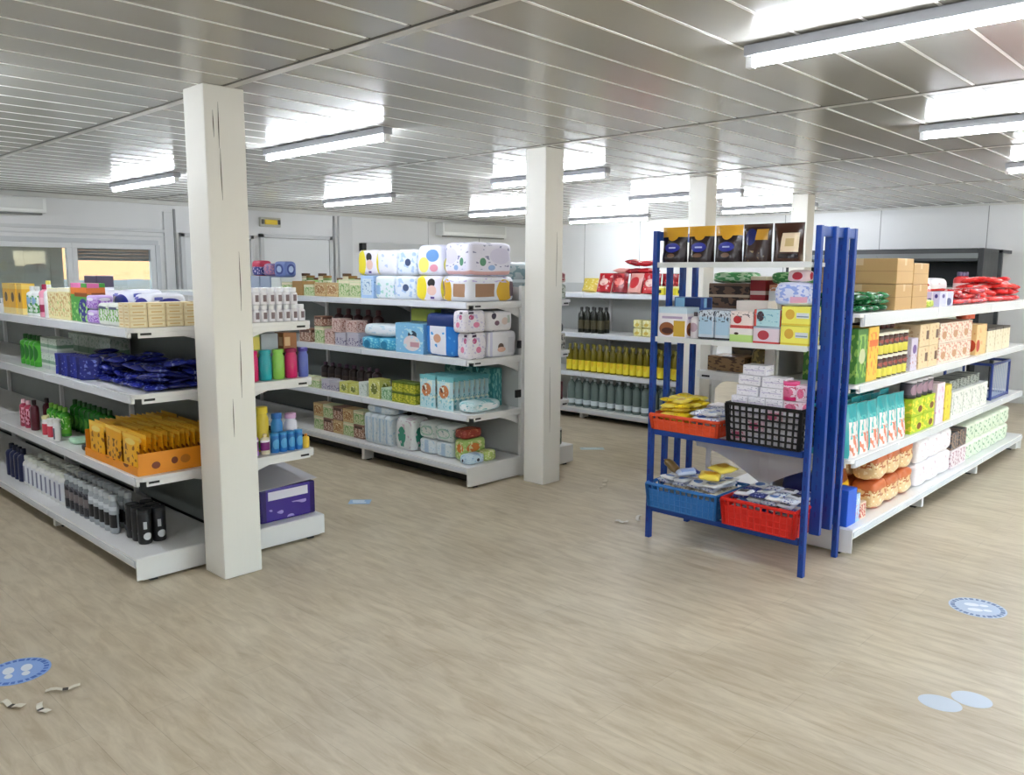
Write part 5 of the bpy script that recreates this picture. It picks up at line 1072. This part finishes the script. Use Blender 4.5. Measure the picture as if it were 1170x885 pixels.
for i in range(4): Rb(6.64+i*.24, .015, .23, .2, .19, z, pmat((232,234,228), ('s',6,.58,(190,196,190),.1,.9), ('r',.15,.5,.02,.4,(120,126,120))), 'white carton, %s after the narrow yellow box, third right shelf' % ORD[i], name='carton', cat='box')
for i in range(3): Rb(6.68+i*.27, .05, .25, .16, .075, z+.192, pmat((150,156,150), ('s',5,.55,(60,64,64),0,1)), 'flat grey carton on the white cartons, %s from the rack' % ORD[i], name='carton', cat='box')
t = thing('wire_basket', 'blue framed wire basket at the far end of the third right shelf', 'basket', (7.98, 1.95, z), 0)
bm = bmesh.new(); P = [(-.28,-.18),(.28,-.18),(.28,.18),(-.28,.18)]
for zz in (.012, .3): 
    for i in range(4): tube(bm, P[i]+(zz,), P[(i+1)%4]+(zz,), .012)
for q in P: tube(bm, q+(.0,), q+(.3,), .012)
link('frame', fin(bm, 'frame', c((40,60,130), .35), 40), t)
bm = bmesh.new()
for i in range(1, 12): x = -.28+i*.56/12; tube(bm, (x,-.18,.014), (x,-.18,.3), .003, seg=5); tube(bm, (x,.18,.014), (x,.18,.3), .003, seg=5); tube(bm, (x,-.18,.012), (x,.18,.012), .003, seg=5)
link('wire', fin(bm, 'wire', c((170,186,214), .3), 40), t)
z = zr[0]
Rb(4.70, .012, .13, .13, .215, z, pmat((36,96,214), ('r',.5,.5,.5,.5,(36,96,214))), 'solid bright blue carton at the front corner of the right base shelf')
Rb(4.80, .014, .06, .11, .17, z, pmat((170,206,236), ('s',5,.55,(226,120,140),.1,.6), ('s',6,.56,(240,244,250),.3,.9)), 'slim pale blue printed box beside the bright blue carton')
Rb(4.885, .014, .09, .10, .10, z, pmat((240,214,190), ('s',5,.5,(206,90,80),.1,.9)), 'small peach printed box right of the slim pale blue one')
YBG = pmat((244,196,50), ('r',.5,.86,.5,.16,(150,80,40)), ('s',4,.62,(230,160,60),0,1), rough=.3)
one('stand_up_pouch', m_pouch(.25, .12, .25, YBG, 1), 'large yellow bag with brown top on the right base shelf', 'pouch', (4.99, 1.93, z), .1)
BRD = pmat((232,200,150), ('s',4,.5,(190,110,60),.45,1), ('r',.5,.86,.5,.16,(206,110,60)), ('s',5,.58,(250,232,200),0,.6), rough=.35)
for t_ in range(2):
    for r in range(2):
        for i in range(3): soft('R', 5.20+i*.235, .02+r*.17, .225, .16, .175, z+t_*.177, BRD, 'brown topped bread bag, %s tier, %s from the yellow bag, %s row' % (('lower', 'upper')[t_], ORD[i], ('front', 'rear')[r]), 'bread_bag', 'bread bag', 'bread bags', i+t_*3, 4, .03)
WPK = pmat((242,238,242), ('s',6,.62,(222,200,210),.1,.9))
for t_ in range(2):
    for i in range(3): soft('R', 5.97+i*.25, .015, .24, .22, .165, z+t_*.167, WPK, 'white paper roll pack, %s tier, %s from the bread bags' % (('lower', 'upper')[t_], ORD[i]), 'paper_pack', 'pack', 'white paper packs', i+t_, 7)
for i in range(2):
    Rb(6.70+i*.2, .015, .19, .18, .14, z, pmat((232,220,224), ('s',5,.54,(190,150,160),.1,.9)), 'pale pink printed carton after the white paper packs, %s' % ('nearer', 'farther')[i], name='carton', cat='box')
    Rb(6.70+i*.2, .02, .18, .16, .13, z+.1415, pmat((150,126,110), ('s',5,.5,(80,76,84),0,1)), 'grey brown carton on the pale pink ones, %s' % ('nearer', 'farther')[i], name='carton', cat='box')
PGP = pmat((220,234,212), ('s',4,.56,(150,180,150),.1,.9), ('r',.5,.9,.5,.08,(236,244,226)))
for t_ in range(2):
    for i in range(5): soft('R', 7.13+i*.26, .015, .25, .22, .145, z+t_*.147, PGP, 'pale green tissue pack, %s tier, %s from the far cartons' % (('lower', 'upper')[t_], ORD[i]), 'tissue_pack', 'pack', 'pale green tissue packs', i+t_, 7)
